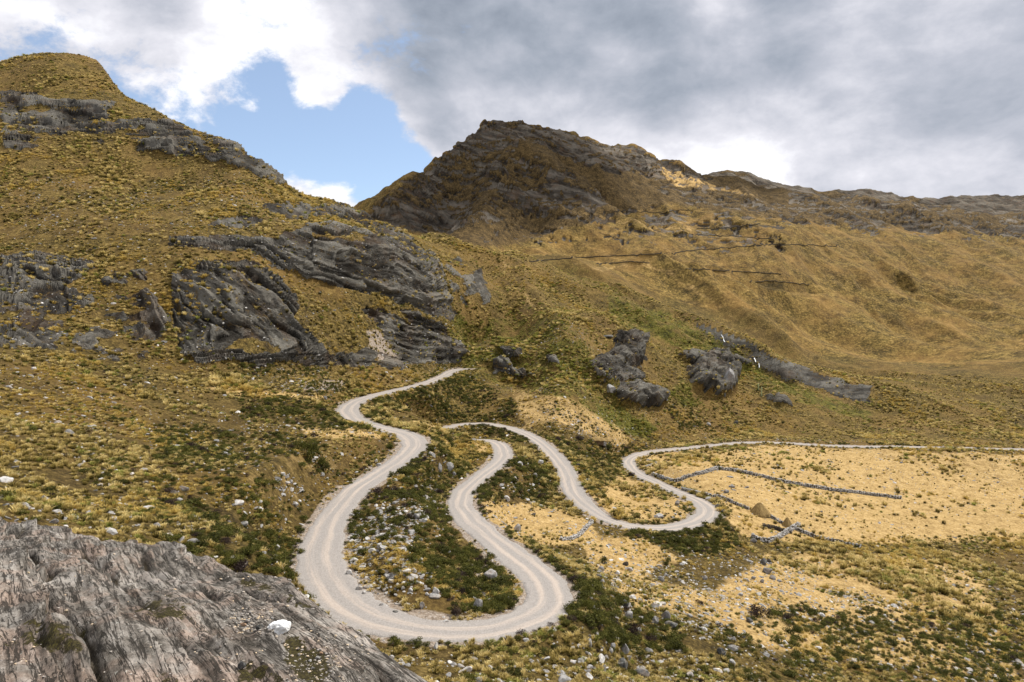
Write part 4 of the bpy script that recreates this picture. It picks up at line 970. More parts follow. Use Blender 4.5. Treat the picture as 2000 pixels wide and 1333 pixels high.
finish(t, t.ramp(t.noise(p_, 9, 2), [(.3, (.16, .13, .10)), (.5, (.36, .33, .30)), (.62, (.55, .42, .27)), (.8, (.62, .6, .57))]), .9)
o = mesh_from('pebbles', pv, pf, m); tag(o, 'scattered pebbles and grit on the foreground rock ledge', None, None, 'stuff')

# ------------------------------------------------------------------ vegetation sources
def leaf_mat(name, stops, rnd=.35, trans=.4):
    m, t = mat(name)
    oi = t.new('ShaderNodeObjectInfo').outputs['Random']; g_ = t.attr('tone', 'Fac')
    v = t.math('ADD', g_, t.mul(t.math('SUBTRACT', oi, .5), rnd), clamp=True)
    p = finish(t, t.ramp(v, stops), .8, spec=.15)
    if trans:
        tr = t.new('ShaderNodeBsdfTranslucent'); t.l.new(p.inputs['Base Color'].links[0].from_socket, tr.inputs[0]); ms = t.new('ShaderNodeMixShader'); ms.inputs[0].default_value = trans
        t.l.new(p.outputs[0], ms.inputs[1]); t.l.new(tr.outputs[0], ms.inputs[2]); out_ = [n_ for n_ in t.n if n_.bl_idname == 'ShaderNodeOutputMaterial'][0]; t.l.new(ms.outputs[0], out_.inputs[0])
    return m
M_shrub = leaf_mat('shrub_leaves', [(0, (.014, .015, .005)), (.4, (.055, .058, .012)), (.75, (.12, .118, .024)), (1, (.22, .195, .045))])
M_pshrub = leaf_mat('purple_twigs', [(0, (.012, .008, .008)), (.5, (.040, .026, .022)), (1, (.10, .072, .055))])
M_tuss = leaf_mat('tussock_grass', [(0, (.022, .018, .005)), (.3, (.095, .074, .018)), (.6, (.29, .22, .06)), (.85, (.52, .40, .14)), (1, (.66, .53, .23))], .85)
M_ytuss = leaf_mat('golden_tussock', [(0, (.08, .055, .008)), (.4, (.33, .225, .05)), (1, (.62, .46, .14))], .3)
M_gtuss = leaf_mat('green_tussock', [(0, (.025, .028, .006)), (.4, (.13, .135, .022)), (1, (.38, .36, .09))], .4)
def set_tone(me, tone):
    a = me.attributes.new('tone', 'FLOAT', 'POINT'); a.data.foreach_set('value', np.asarray(tone, np.float32))
def tussock_mesh(name, seed, m, blades, h=1.0, spread=.55):
    r_ = np.random.default_rng(seed); V_, F_, T_ = [], [], []
    for b in range(blades):
        a = r_.uniform(0, 2 * math.pi); r0 = math.sqrt(r_.uniform(0, 1)) * .28; lean = r0 / .28 * spread * r_.uniform(.5, 1.3)
        a2 = a + r_.normal() * .5; L_ = h * r_.uniform(.6, 1.1) * (1 - .3 * r0 / .28); w0 = r_.uniform(.035, .06)
        bx, by = r0 * math.cos(a), r0 * math.sin(a); dx, dy = math.cos(a2), math.sin(a2); px_, py_ = -dy * w0, dx * w0
        mx_, my_, mz = bx + dx * lean * .35, by + dy * lean * .35, L_ * .62
        tx, ty, tz = bx + dx * lean, by + dy * lean, L_ * (1 - .35 * min(lean, 1))
        k = len(V_); tb = r_.uniform(0, .35)
        V_ += [(bx - px_, by - py_, -.12), (bx + px_, by + py_, -.12), (mx_ + px_ * .8, my_ + py_ * .8, mz), (mx_ - px_ * .8, my_ - py_ * .8, mz), (tx, ty, tz)]
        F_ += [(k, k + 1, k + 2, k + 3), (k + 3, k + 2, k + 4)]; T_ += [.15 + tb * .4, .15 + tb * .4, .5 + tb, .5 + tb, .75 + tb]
    me = bpy.data.meshes.new(name); me.from_pydata(V_, [], F_); me.materials.append(m); me.update(); set_tone(me, T_); return me
def shrub_mesh(name, seed, m, leaves, flat=.72, lf=.13):
    r_ = np.random.default_rng(seed); V_, F_, T_ = [], [], []
    nb = 9; bc = []
    for i in range(nb):
        a = r_.uniform(0, 6.28); rr_ = r_.uniform(.1, .62); bc.append((rr_ * math.cos(a), rr_ * math.sin(a), r_.uniform(.15, .62) * flat, r_.uniform(.28, .48), r_.uniform(0, .3)))
    for b in range(leaves):
        cx_, cy_, cz_, br, tn = bc[r_.integers(nb)]
        v = r_.normal(size=3); v /= np.linalg.norm(v); v[2] = abs(v[2]) if r_.uniform() < .8 else v[2]
        rad_ = br * r_.uniform(.55, 1.12); c_ = np.array([cx_, cy_, cz_]) + v * rad_ * np.array([1, 1, .9])
        if c_[2] < -.05: c_[2] = abs(c_[2]) * .3
        a = r_.normal(size=3); a -= v * (a @ v) * .6; a /= np.linalg.norm(a); b2 = np.cross(v + r_.normal(size=3) * .5, a); b2 /= np.linalg.norm(b2)
        s_ = lf * r_.uniform(.6, 1.3); k = len(V_)
        V_ += [c_ - a * s_ * .5, c_ + b2 * s_ * .45, c_ + a * s_ * .5 + v * s_ * .4, c_ - b2 * s_ * .45]
        F_ += [(k, k + 1, k + 2, k + 3)]; tt_ = .15 + tn + r_.uniform(0, .45); T_ += [tt_] * 4
    # woody stems
    for i in range(nb):
        cx_, cy_, cz_, br, tn = bc[i]; k = len(V_); w_ = .025
        V_ += [(-w_, 0, -.15), (w_, 0, -.15), (cx_ + w_, cy_, cz_), (cx_ - w_, cy_, cz_ + .01)]; F_ += [(k, k + 1, k + 2, k + 3)]; T_ += [0] * 4
    me = bpy.data.meshes.new(name); me.from_pydata([tuple(v) for v in V_], [], F_); me.materials.append(m); me.update(); set_tone(me, T_); return me
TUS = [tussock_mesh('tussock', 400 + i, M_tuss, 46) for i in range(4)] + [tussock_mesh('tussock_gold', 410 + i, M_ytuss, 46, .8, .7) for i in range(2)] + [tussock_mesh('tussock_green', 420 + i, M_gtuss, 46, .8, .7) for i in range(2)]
SHR = [shrub_mesh('shrub', 430 + i, M_shrub, 420) for i in range(5)] + [shrub_mesh('shrub_purple', 440 + i, M_pshrub, 420, lf=.10) for i in range(2)]

# ------------------------------------------------------------------ scattering over the land
cellA = np.zeros_like(R)
dR = np.gradient(R, axis=1); dT = np.gradient(THg, axis=0); cellA = dR * dT * R * np.clip(1 / np.clip(np.abs(N[..., 2]), .28, 1), 1, 3.2)
okc = np.ones_like(R, bool); okc[0] = okc[-1] = False; okc[:, 0] = okc[:, -1] = False
patch0 = fbm(X / 3, Y / 3, 0 * X, 2, 331)
free = sstep(edge + .5 * patch0, -.25, .45); free = np.where(mfl, free, 1.0)          # nothing grows on the road
on_rock = 1 - rockm
def scatter(density, nmax):
    """density per square metre -> cell indices with jitter inside the cell"""
    lam = density * cellA; lam = np.where(okc, lam, 0)
    tot = lam.sum(); k = min(1.0, nmax / tot); print('  wanted', int(tot), 'cap', nmax)
    cnt = rng.poisson(np.clip(lam * k, 0, 6)); ii, jj = np.nonzero(cnt); rep = cnt[ii, jj]; ii = np.repeat(ii, rep); jj = np.repeat(jj, rep)
    a = rng.uniform(0, 1, len(ii))[:, None]; b = rng.uniform(0, 1, len(ii))[:, None]
    i2 = np.minimum(ii + 1, NC - 1); j2 = np.minimum(jj + 1, NR - 1)
    Pp = (Vd[ii, jj] * (1 - a) + Vd[i2, jj] * a) * (1 - b) + (Vd[ii, j2] * (1 - a) + Vd[i2, j2] * a) * b
    return Pp, ii, jj
inframe = (np.abs(THg) < rad(39))
patch = fbm(X / 9, Y / 9, 0 * X, 4, 301); patch2 = fbm(X / 22, Y / 22, 0 * X, 3, 311); patch3 = fbm(X / 5, Y / 5, 0 * X, 3, 321)
bankveg = np.where(mfl, np.exp(-((edge - 2.2) / 1.6) ** 2), 0)
dsh = np.clip((LAY['shrub'] + .28 * bankveg + .10) * (1 + 1.3 * patch + .3 * patch2) - .16, 0, 1.2) * free * on_rock * inframe * (R < 430) * (R > 45)
far_sh = .022 * np.clip(.4 + LAY['green'] + 1.5 * patch, 0, 2) * (R >= 430) * (R < 700) * on_rock * inframe
Psh, si, sj = scatter(dsh * 1.15 + far_sh, 34000)
dts = np.clip(LAY['tuss'] * (1 + 1.6 * patch3 + 1.6 * patch + 1.2 * patch2) + .05 + .35 * (R > 225) * (LAY['tuss'] > .6), 0, 3) * free * (1 - .85 * rockm) * inframe * (R > 45)
near_d = np.clip(dts, 0, 2) * np.where(R < 150, 1.1, np.where(R < 300, .75, .38)) * (1 - .5 * sstep(R, 430, 640)) * (R < 700)
Pts, ti, tj = scatter(near_d, 120000)
dst = (LAY['stone'] * (1 + 1.4 * patch + 1.0 * patch3) * np.where(R < 200, 1.6, .6) + .22 * np.where(mfl, np.exp(-((edge - .4) / .6) ** 2), 0) * (R < 200)) * np.where(mfl, sstep(edge, -.5, .3), 1) * inframe * (R < 430) * (R > 45)
Pst, ri, rj = scatter(np.clip(dst, 0, 5), 64000)
print('scatter', len(Psh), len(Pts), len(Pst), time.time() - T0)

REGION = [([(467,1020),(600,1020),(590,1160),(467,1120)], 'the steep bank left of the lowest bend, above the rock ledge'),
 ([(640,860),(860,830),(960,870),(860,990),(1020,1180),(860,1215),(680,1150)], 'the stony slope inside the lowest hairpin'),
 ([(990,870),(1100,900),(1130,1110),(900,990)], 'the strip between the middle road and the next bend'),
 ([(467,840),(800,850),(580,1020),(467,1020)], 'the grassy slope left of the road'),
 ([(690,730),(1020,730),(1060,830),(700,840)], 'the shrubby slope above the loop of road'),
 ([(700,1230),(1200,1230),(1200,1333),(700,1333)], 'the slope below the lowest bend at the bottom edge'),
 ([(1100,1110),(1340,1150),(1340,1333),(1100,1333)], 'the bushy hollow right of the lowest bend'),
 ([(1330,1060),(1533,1060),(1533,1333),(1330,1333)], 'the dry slope in the lower right corner'),
 ([(1150,1035),(1450,1000),(1450,1160),(1150,1160)], 'the bank below the right hand bend'),
 ([(1000,780),(1250,780),(1240,980),(1060,900)], 'the rubble slope between the middle road and the small right bend'),
 ([(1200,860),(1533,860),(1533,1060),(1200,1030)], 'the pale pasture by the right hand road'),
 ([(467,700),(700,700),(700,850),(467,850)], 'the terrace under the left cliff'),
 ([(860,600),(1600,600),(1600,870),(860,870)], 'the green hillside beyond the roads'),
 ([(0,0),(467,0),(467,1333),(0,1333)], 'the slope at the far left'), ([(1533,0),(2000,0),(2000,1333),(1533,1333)], 'the slope at the far right')]
def pip(px, py, poly):
    ins = False
    for i in range(len(poly)):
        ax, ay = poly[i]; bx, by = poly[(i + 1) % len(poly)]
        if (ay > py) != (by > py) and px < (bx - ax) * (py - ay) / (by - ay) + ax: ins = not ins
    return ins
def region(px, py):
    for pl, nm in REGION:
        if pip(px, py, pl): return nm
    return 'the open slope beside the winding road'

MARKS = [(957,1125,'blocky grey boulder'),(933,1184,'upright grey boulder'),(876,914,'touching boulder pair'),(843,888,'pale pinkish block'),(988,975,'white rounded boulder'),(1011,1033,'round clearing boulder'),(1056,905,'inner road boulder'),(1043,930,'wide grey boulder'),(681,1119,'pale kerb stones'),(702,1151,'pale double stone'),(850,1157,'white upright stone'),(744,1182,'curved verge stone'),
 (702,1073,'long light slab'),(795,1117,'long pale boulder'),(814,1010,'big rubble stone'),(690,1006,'left curve stones'),(1229,1205,'light hollow boulder'),(1301,1205,'square cut boulder'),(1217,1303,'lichen covered boulder'),(1252,1318,'long bottom boulder'),(1220,1270,'two toned boulder'),(1180,1094,'lone green bush'),(1493,1099,'dark tilted boulder'),(1500,1117,'broad grey boulder'),(1483,1193,'purple dome bush'),(1409,1275,'dark lower boulder'),(1432,1268,'lichened slab'),
 (1130,910,'round dark boulder'),(1290,1009,'white flat boulder'),(1483,996,'pointed mound'),(604,880,'sprawling dark bush'),(556,960,'left scree'),(739,908,'cut bank stones'),(541,1072,'white streaked stone'),(1107,980,'single road bush'),(1166,864,'earth hut'),(1424,737,'fan shaped crag'),(1243,771,'broad low crag'),(985,1175,'bright green bushes'),(1150,1180,'tall edge bush'),(1125,1050,'terrace wall'),(1510,1055,'round stone pen'),
 (630,765,'upper left scree'),(830,868,'second bend tip'),(990,875,'middle bend tip'),(690,800,'upper bend'),(1225,905,'small right bend'),(1385,1000,'right hand bend'),(920,1245,'lowest road stretch'),(1040,1215,'lowest right curve'),(610,1100,'lowest left curve'),(880,985,'middle left curve'),(1000,1075,'middle straight road'),(730,930,'long straight road'),(1250,1035,'lower right road'),
 (800,1300,'rock ledge tip'),(900,1300,'bottom tussocks'),(1050,1290,'bottom rubble'),(1150,1310,'bottom middle slope'),(1400,1180,'open straw ground'),(1500,1290,'bottom right corner'),(480,1060,'left picture edge'),(520,820,'left terrace'),(820,790,'upper loop slope'),(900,1110,'inner bush thicket')]
MARKS += [(px, py, 'far left ground') for px, py in ((200, 900), (350, 1000), (100, 800))] + [(1700, 1100, 'far right ground'), (1650, 1300, 'far right bottom'), (1800, 950, 'far right pasture')]
SEEN = {}
def where(px, py):
    """the landmark it stands nearest to, and on which side"""
    ds = sorted(((px - a) ** 2 + (py - b) ** 2, a, b, n_) for a, b, n_ in MARKS)[:1][0]
    dx, dy = px - ds[1], py - ds[2]; dd = math.sqrt(ds[0]); nearw = 'just' if dd < 16 else ('a little' if dd < 34 else 'well')
    a = math.atan2(-dy, dx); o8 = ['right of', 'above and right of', 'above', 'above and left of', 'left of', 'below and left of', 'below', 'below and right of'][int(round(a / (math.pi / 4))) % 8]
    return f'{nearw} {o8} the {ds[3]}'
gn_id = 0
def scatter_stuff(name, pts, scl, rot, variant, sources, label, tilt=None):
    me = bpy.data.meshes.new(name); me.vertices.add(len(pts)); me.vertices.foreach_set('co', np.asarray(pts, np.float32).ravel())
    a = me.attributes.new('size3', 'FLOAT_VECTOR', 'POINT'); a.data.foreach_set('vector', np.asarray(scl, np.float32).ravel())
    a = me.attributes.new('turn', 'FLOAT_VECTOR', 'POINT'); a.data.foreach_set('vector', np.asarray(rot, np.float32).ravel())
    a = me.attributes.new('variant', 'INT', 'POINT'); a.data.foreach_set('value', np.asarray(variant, np.int32))
    o = bpy.data.objects.new(name, me); C.objects.link(o)
    ng = bpy.data.node_groups.new(name, 'GeometryNodeTree'); ng.interface.new_socket('Geometry', in_out='INPUT', socket_type='NodeSocketGeometry'); ng.interface.new_socket('Geometry', in_out='OUTPUT', socket_type='NodeSocketGeometry')
    N_, L_ = ng.nodes, ng.links; gi = N_.new('NodeGroupInput'); go = N_.new('NodeGroupOutput')
    join = None; last = None
    iop = N_.new('GeometryNodeInstanceOnPoints'); L_.new(gi.outputs[0], iop.inputs['Points'])
    jn = N_.new('GeometryNodeJoinGeometry')
    for sobj in reversed(sources):
        oi = N_.new('GeometryNodeObjectInfo'); oi.transform_space = 'ORIGINAL'; oi.inputs['Object'].default_value = sobj; oi.inputs['As Instance'].default_value = True
        L_.new(oi.outputs['Geometry'], jn.inputs[0])
    L_.new(jn.outputs[0], iop.inputs['Instance']); iop.inputs['Pick Instance'].default_value = True
    def na(nm, dt):
        n_ = N_.new('GeometryNodeInputNamedAttribute'); n_.data_type = dt; n_.inputs[0].default_value = nm; return n_.outputs[0]
    L_.new(na('variant', 'INT'), iop.inputs['Instance Index'])
    e2r = N_.new('FunctionNodeEulerToRotation'); L_.new(na('turn', 'FLOAT_VECTOR'), e2r.inputs[0]); L_.new(e2r.outputs[0], iop.inputs['Rotation'])
    L_.new(na('size3', 'FLOAT_VECTOR'), iop.inputs['Scale'])
    L_.new(iop.outputs[0], go.inputs[0])
    md = o.modifiers.new('scatter', 'NODES'); md.node_group = ng
    tag(o, label, None, None, 'stuff'); return o

def individuals(P_, i_, j_, scale, rot, var, meshes, name, labf, n=300, sinkz=0.0, used_px=None):
    """the n that show largest become objects of their own, the rest are returned"""
    px, py = proj(P_); dist = np.linalg.norm(P_, axis=1); sz = scale[:, 0] / dist * F
    sz = sz * vis[i_, j_] * (.25 + .75 * ((px > 467) & (px < 1533)))
    order = np.argsort(-sz); top = order[:n]; keep = np.ones(len(P_), bool); keep[top] = False
    firsts = {}
    for k in top:
        v = int(var[k]); o = bpy.data.objects.new(name(v), meshes[v]); C.objects.link(o)
        o.location = P_[k]; o.scale = scale[k]; o.rotation_euler = rot[k]
        lab, cat, grp = labf(px[k], py[k], v, scale[k]); tag(o, lab, cat, grp); firsts.setdefault(v, o)
    return keep, firsts
nz = len(Psh); s_ = np.clip(rng.lognormal(-.15, .38, nz), .35, 2.2) * np.where(np.linalg.norm(Psh, axis=1) > 400, 1.2, 1.0)
s_ *= .62 + .35 * np.clip(LAY['shrub'][si, sj], 0, 1)
scl = np.stack([s_ * rng.uniform(.8, 1.25, nz), s_ * rng.uniform(.8, 1.25, nz), s_ * rng.uniform(.7, 1.1, nz)], -1)
rot = np.stack([rng.normal(0, .08, nz), rng.normal(0, .08, nz), rng.uniform(0, 6.28, nz)], -1)
var = np.where(rng.uniform(size=nz) < .10, rng.integers(5, 7, nz), rng.integers(0, 5, nz))
def lab_sh(px, py, v, sc3):
    kind = 'purple brown' if v >= 5 else 'dark green'; sz = 'large' if sc3[0] > 1.3 else ('spreading' if sc3[0] > 1.0 else 'small')
    rg = region(px, py); return f'{sz} {kind} shrub {where(px, py)}', 'shrub', f'{kind} shrubs on {rg}'
keep, src = individuals(Psh, si, sj, scl, rot, var, SHR, lambda v: 'shrub', lab_sh)
for v in range(7):
    if v not in src:
        o = bpy.data.objects.new('shrub', SHR[v]); C.objects.link(o); o.location = Psh[v]; src[v] = o; tag(o, 'small shrub on the far slope', 'shrub', 'shrubs')
scatter_stuff('small_shrubs', Psh[keep], scl[keep], rot[keep], var[keep], [src[v] for v in range(7)], 'low dark shrubs covering the slopes')
nz = len(Pts); dist = np.linalg.norm(Pts, axis=1)
s_ = np.clip(rng.lognormal(-.48, .48, nz), .2, 1.7) * (1 + .45 * np.clip(patch2[ti, tj] * 2, -.7, 1))
s_ = np.where(np.linalg.norm(Pts, axis=1) < 200, np.minimum(s_ * .82, .95), s_) * np.where(dist > 200, 1.25, 1)
scl = np.stack([s_ * rng.uniform(.85, 1.3, nz), s_ * rng.uniform(.85, 1.3, nz), s_ * rng.uniform(.65, 1.05, nz)], -1)
rot = np.stack([rng.normal(0, .12, nz), rng.normal(0, .12, nz), rng.uniform(0, 6.28, nz)], -1)
gold = fbm(Pts[:, 0] / 12, Pts[:, 1] / 12, 0 * dist, 3, 341) > .18
var = np.where(gold & (rng.uniform(size=nz) < .75), rng.integers(4, 6, nz), rng.integers(0, 4, nz))
var = np.where(rng.uniform(size=nz) < np.clip(LAY['green'][ti, tj] * 1.15 - .12 + .5 * patch[ti, tj], .04, .95), rng.integers(6, 8, nz), var)
def lab_t(px, py, v, sc3):
    kind = 'green' if v >= 6 else 'golden yellow' if v >= 4 else 'straw coloured'; sz = 'large' if sc3[0] > .95 else 'mid sized'; rg = region(px, py)
    return f'{sz} {kind} tussock {where(px, py)}', 'grass tussock', f'{kind} tussocks on {rg}'
keep, src = individuals(Pts, ti, tj, scl, rot, var, TUS, lambda v: 'grass_tussock', lab_t)
for v in range(8):
    if v not in src:
        o = bpy.data.objects.new('grass_tussock', TUS[v]); C.objects.link(o); o.location = Pts[v]; src[v] = o; tag(o, 'small tussock on the far slope', 'grass tussock', 'tussocks')
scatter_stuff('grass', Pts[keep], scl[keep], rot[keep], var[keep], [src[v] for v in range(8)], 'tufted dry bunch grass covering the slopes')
nz = len(Pst); s_ = np.clip(rng.lognormal(-1.55, .62, nz), .05, 1.0)
dist = np.linalg.norm(Pst, axis=1); s_ = np.maximum(s_, dist * .0007)
rocksd = np.where(mfl, edge < .8, False)[ri, rj]; s_ = np.where(rocksd, np.minimum(s_, .32), s_)
scl = np.stack([s_, s_ * rng.uniform(.7, 1.2, nz), s_ * rng.uniform(.5, 1.1, nz)], -1)
rot = np.stack([rng.normal(0, .3, nz), rng.normal(0, .3, nz), rng.uniform(0, 6.28, nz)], -1); var = rng.integers(0, 9, nz)
Pst = Pst - np.stack([0 * s_, 0 * s_, scl[:, 2] * .06], -1)
def lab_r(px, py, v, sc3):
    kind = 'mid grey' if v % 3 else 'pale'; sz = 'large' if sc3[0] > .65 else 'small'; rg = region(px, py)
    return f'{sz} {kind} stone {where(px, py)}', 'rock', f'{kind} stones on {rg}'
keep, src = individuals(Pst, ri, rj, scl, rot, var, ROCKM, lambda v: 'boulder', lab_r, 240)
for v in range(9):
    if v not in src:
        o = bpy.data.objects.new('boulder', ROCKM[v]); C.objects.link(o); o.location = Pst[v]; o.scale = (.2,) * 3; src[v] = o; tag(o, 'small stone on the far slope', 'rock', 'stones')
LOWR = [src[v] for v in range(9)]
scatter_stuff('rubble', Pst[keep], scl[keep], rot[keep], var[keep], LOWR, 'small loose stones strewn over the slopes and road edges')
print('things', time.time() - T0)

# ------------------------------------------------------------------ boulders that stand out in the photograph (x, y, width px, height px, tone, label)
BO = [(957,1125,25,21,'g','blocky grey boulder on the bare patch inside the lower right of the lowest hairpin'),(933,1184,17,22,'g','upright grey boulder among bushes near the inner edge of the lowest bend'),(925,1171,9,7,'p','small pale stone leaning on the upright grey boulder'),
 (858,914,10,17,'g','narrow upright grey boulder, left of a touching pair by the second bend'),(876,914,20,17,'g','broad rounded grey boulder, right of a touching pair by the second bend'),(843,888,13,9,'p','pale pinkish block uphill of the touching pair of boulders'),(842,917,8,8,'p','small white stone left of the touching pair of boulders'),(887,927,7,8,'g','small grey stone just below the touching pair of boulders'),
 (988,975,14,10,'p','white rounded boulder at the top left corner of the middle pale clearing'),(1011,1033,13,14,'g','round grey boulder at the lower left corner of the middle pale clearing'),(1056,905,12,9,'p','rounded light boulder near the inner edge of the middle road'),(1014,907,13,9,'p','light flat boulder between the two middle roads'),(1043,930,14,9,'g','wide light grey boulder among shrubs between the two middle roads'),(1042,1005,8,5,'d','small dark stone in the middle of the pale clearing'),(1033,960,8,7,'p','small white stone above the pale clearing'),
 (681,1119,11,8,'p','rounded pale stone on the gravel edge, uppermost of the inner kerb stones'),(702,1151,13,9,'p','pale double stone on the inner gravel edge of the lowest bend'),(711,1158,7,7,'p','round white stone just below the pale double stone'),(850,1157,13,16,'p','white upright stone beside a dark bush inside the lowest bend'),(835,1153,11,7,'p','light stone left of the white upright stone'),(834,1161,7,6,'p','small white stone under the light stone inside the lowest bend'),(824,1184,9,12,'g','light grey lumpy stone near the inner lower verge'),(870,1217,11,9,'p','smooth pale stone alone on the lower gravel verge'),(773,1198,13,6,'d','flat dark stone on the lower gravel verge'),(744,1182,8,6,'g','small grey stone on the curve of the inner verge'),
 (702,1073,13,8,'p','long light slab tilted among straw grass inside the bend'),(726,1078,14,9,'p','pinkish slab beside the long light slab'),(717,1054,9,7,'p','light stone high on the stony slope inside the bend'),(741,1066,9,8,'p','white stone in the middle of the rubble slope'),(768,1061,10,9,'p','white stone at the top of the rubble run'),(795,1117,18,8,'p','long pale boulder with grass in front inside the bend'),(800,1132,16,9,'g','grey broken boulder below the long pale boulder'),(787,1149,7,6,'p','white stone under the grey broken boulder'),(802,1154,9,7,'p','white stone with a dark crack near the centre of the bend'),(814,1010,13,11,'g','big grey stone high on the rubble slope'),(690,1008,7,4,'p','pale flat stone on the road edge of the left curve'),(686,1005,6,4,'p','small pale stone lying on the gravel by the left curve'),(699,1004,7,5,'p','whitish stone at the top of the kerb stones'),
 (1229,1205,16,13,'g','rounded light boulder against a big dark bush in the hollow'),(1301,1205,16,16,'g','square cut boulder standing on the dry slope'),(1312,1223,21,13,'d','dark rounded boulder just below the square cut one'),(1281,1213,11,12,'g','grey boulder behind bushes left of the square cut one'),(1280,1186,18,9,'g','light slab uphill of the square cut boulder'),(1236,1168,13,7,'p','pinkish flat stone above the hollow'),(1218,1180,17,12,'d','dark jagged boulder cluster on the edge of the hollow'),(1217,1303,20,20,'d','big lichen covered round boulder at the bottom edge'),(1252,1318,26,16,'g','long grey boulder with grass at the bottom edge'),(1220,1270,15,17,'g','two toned upright boulder in the lower hollow'),(1197,1266,10,14,'g','narrow upright boulder left of the two toned one'),(1205,1252,11,11,'g','light stone above the narrow upright boulder'),
 (1152,1256,7,14,'g','upright light slab left of the hollow'),(1303,1329,16,8,'g','pale grey boulder cut by the bottom edge'),(1291,1132,12,9,'g','grey boulder on open straw ground'),(1275,1145,11,7,'g','low grey stone below the boulder on open straw ground'),(1229,1113,15,7,'g','flat grey rock slab in the stony spot right of the green bush'),(1222,1102,11,8,'d','dark grey stone beside the lone green bush'),(1207,1120,8,7,'p','whitish stone on bare ground below the lone green bush'),(1170,1127,12,9,'d','dark boulder on the slope right of the lowest bend'),(1174,1112,14,8,'g','grey slab above the dark boulder'),(1177,1137,8,9,'g','pale grey stone below the dark boulder'),
 (1493,1099,12,12,'d','dark tilted boulder on reddish soil at the right edge'),(1502,1097,8,8,'d','smaller dark boulder next to the tilted one'),(1500,1117,18,10,'g','broad grey boulder below the two dark ones'),(1510,1129,10,9,'g','blue grey boulder beside the broad one'),(1489,1136,7,7,'g','small grey boulder below the broad one'),(1472,1129,7,6,'g','small grey stone left of the broad boulder'),(1464,1213,11,9,'d','dark stone below the purple bush'),(1447,1162,8,5,'g','grey stone among yellow tussocks'),(1378,1130,9,8,'g','half hidden grey stone with yellow grass'),(1409,1275,13,11,'d','dark two toned boulder on the lower right slope'),(1432,1268,20,9,'g','long grey lichened slab on the lower right slope'),(1431,1297,10,11,'g','pointed grey boulder on the lower right slope'),(1348,1321,12,9,'p','light triangular stone near the bottom edge'),(1346,1203,12,5,'g','flat light stone right of the square cut boulder'),
 (1130,910,9,7,'d','round dark boulder on pale ground right of the middle road'),(1290,1009,15,8,'p','white flat boulder in the line of stones inside the right bend'),(1282,1010,9,7,'g','grey stone left of the white flat boulder'),(1323,983,9,8,'g','grey stone cluster inside the right bend'),(1430,951,12,5,'g','light stone in the upper pasture'),(1426,932,13,3,'g','low grey slab in the upper pasture by the wall'),(1419,961,9,6,'g','grey stone in the middle of the upper pasture'),(1403,990,10,8,'d','dark stone just outside the right bend'),(1385,975,12,6,'p','pinkish stones at the outside of the right bend'),(1413,1000,8,6,'d','purplish stone below the outside of the right bend'),(1472,1057,11,7,'g','grey stone at the left end of the stone ring'),
 (540,938,12,9,'g','grey boulder at the top of the scree on the left slope'),(568,941,6,8,'p','light stone on the scree on the left slope'),(575,985,14,8,'p','pale stone at the foot of the scree on the left slope'),(585,980,6,6,'p','small bright stone at the foot of the scree'),(734,901,5,8,'p','white pointed stone on the cut bank above the road'),(739,908,9,5,'g','low grey stone on the road edge under the cut bank'),(634,778,8,7,'g','light boulder left of the upper bend'),(541,1072,9,12,'p','white streaked stone on the bank above the rock ledge'),(474,1024,18,7,'g','long dark log shaped rock at the left edge'),
 (1193,760,17,14,'g','smooth light grey boulder at the left foot of the broad outcrop'),(1424,737,20,32,'g','tall lichen mottled boulder at the right end of the crag'),(1412,771,11,9,'d','round brownish boulder under the crag'),(1186,658,24,6,'d','flat dark overhung slab on the bare hillside'),(1384,829,10,6,'g','grey stone above the far right road'),(1438,826,9,7,'d','dark stone above the far right road')]
TONE = {'g': M_st, 'p': M_pale, 'd': M_dark}
for i, (px, py, wpx, hpx, tn, lab) in enumerate(BO):
    p = place(px, py + hpx * .42); D = math.sqrt(p @ p) / F
    V_, F_ = rock_shape(900 + i, sub=3, flat=1.0, rough=.17, facets=11)
    ext = V_.max(0) - V_.min(0)
    o = mesh_from('boulder', V_, F_, TONE[tn])
    sx = wpx * D / ext[0]; sz = hpx * D * 1.25 / ext[2]; o.scale = (sx * 1.05, (sx + sz) / 2, sz)
    o.location = (p[0], p[1] + .2 * wpx * D, p[2] + hpx * D * .36); o.rotation_euler = (random.uniform(-.12, .12), random.uniform(-.15, .15), random.choice([0, math.pi]) + random.uniform(-.35, .35))
    tag(o, lab, 'rock')
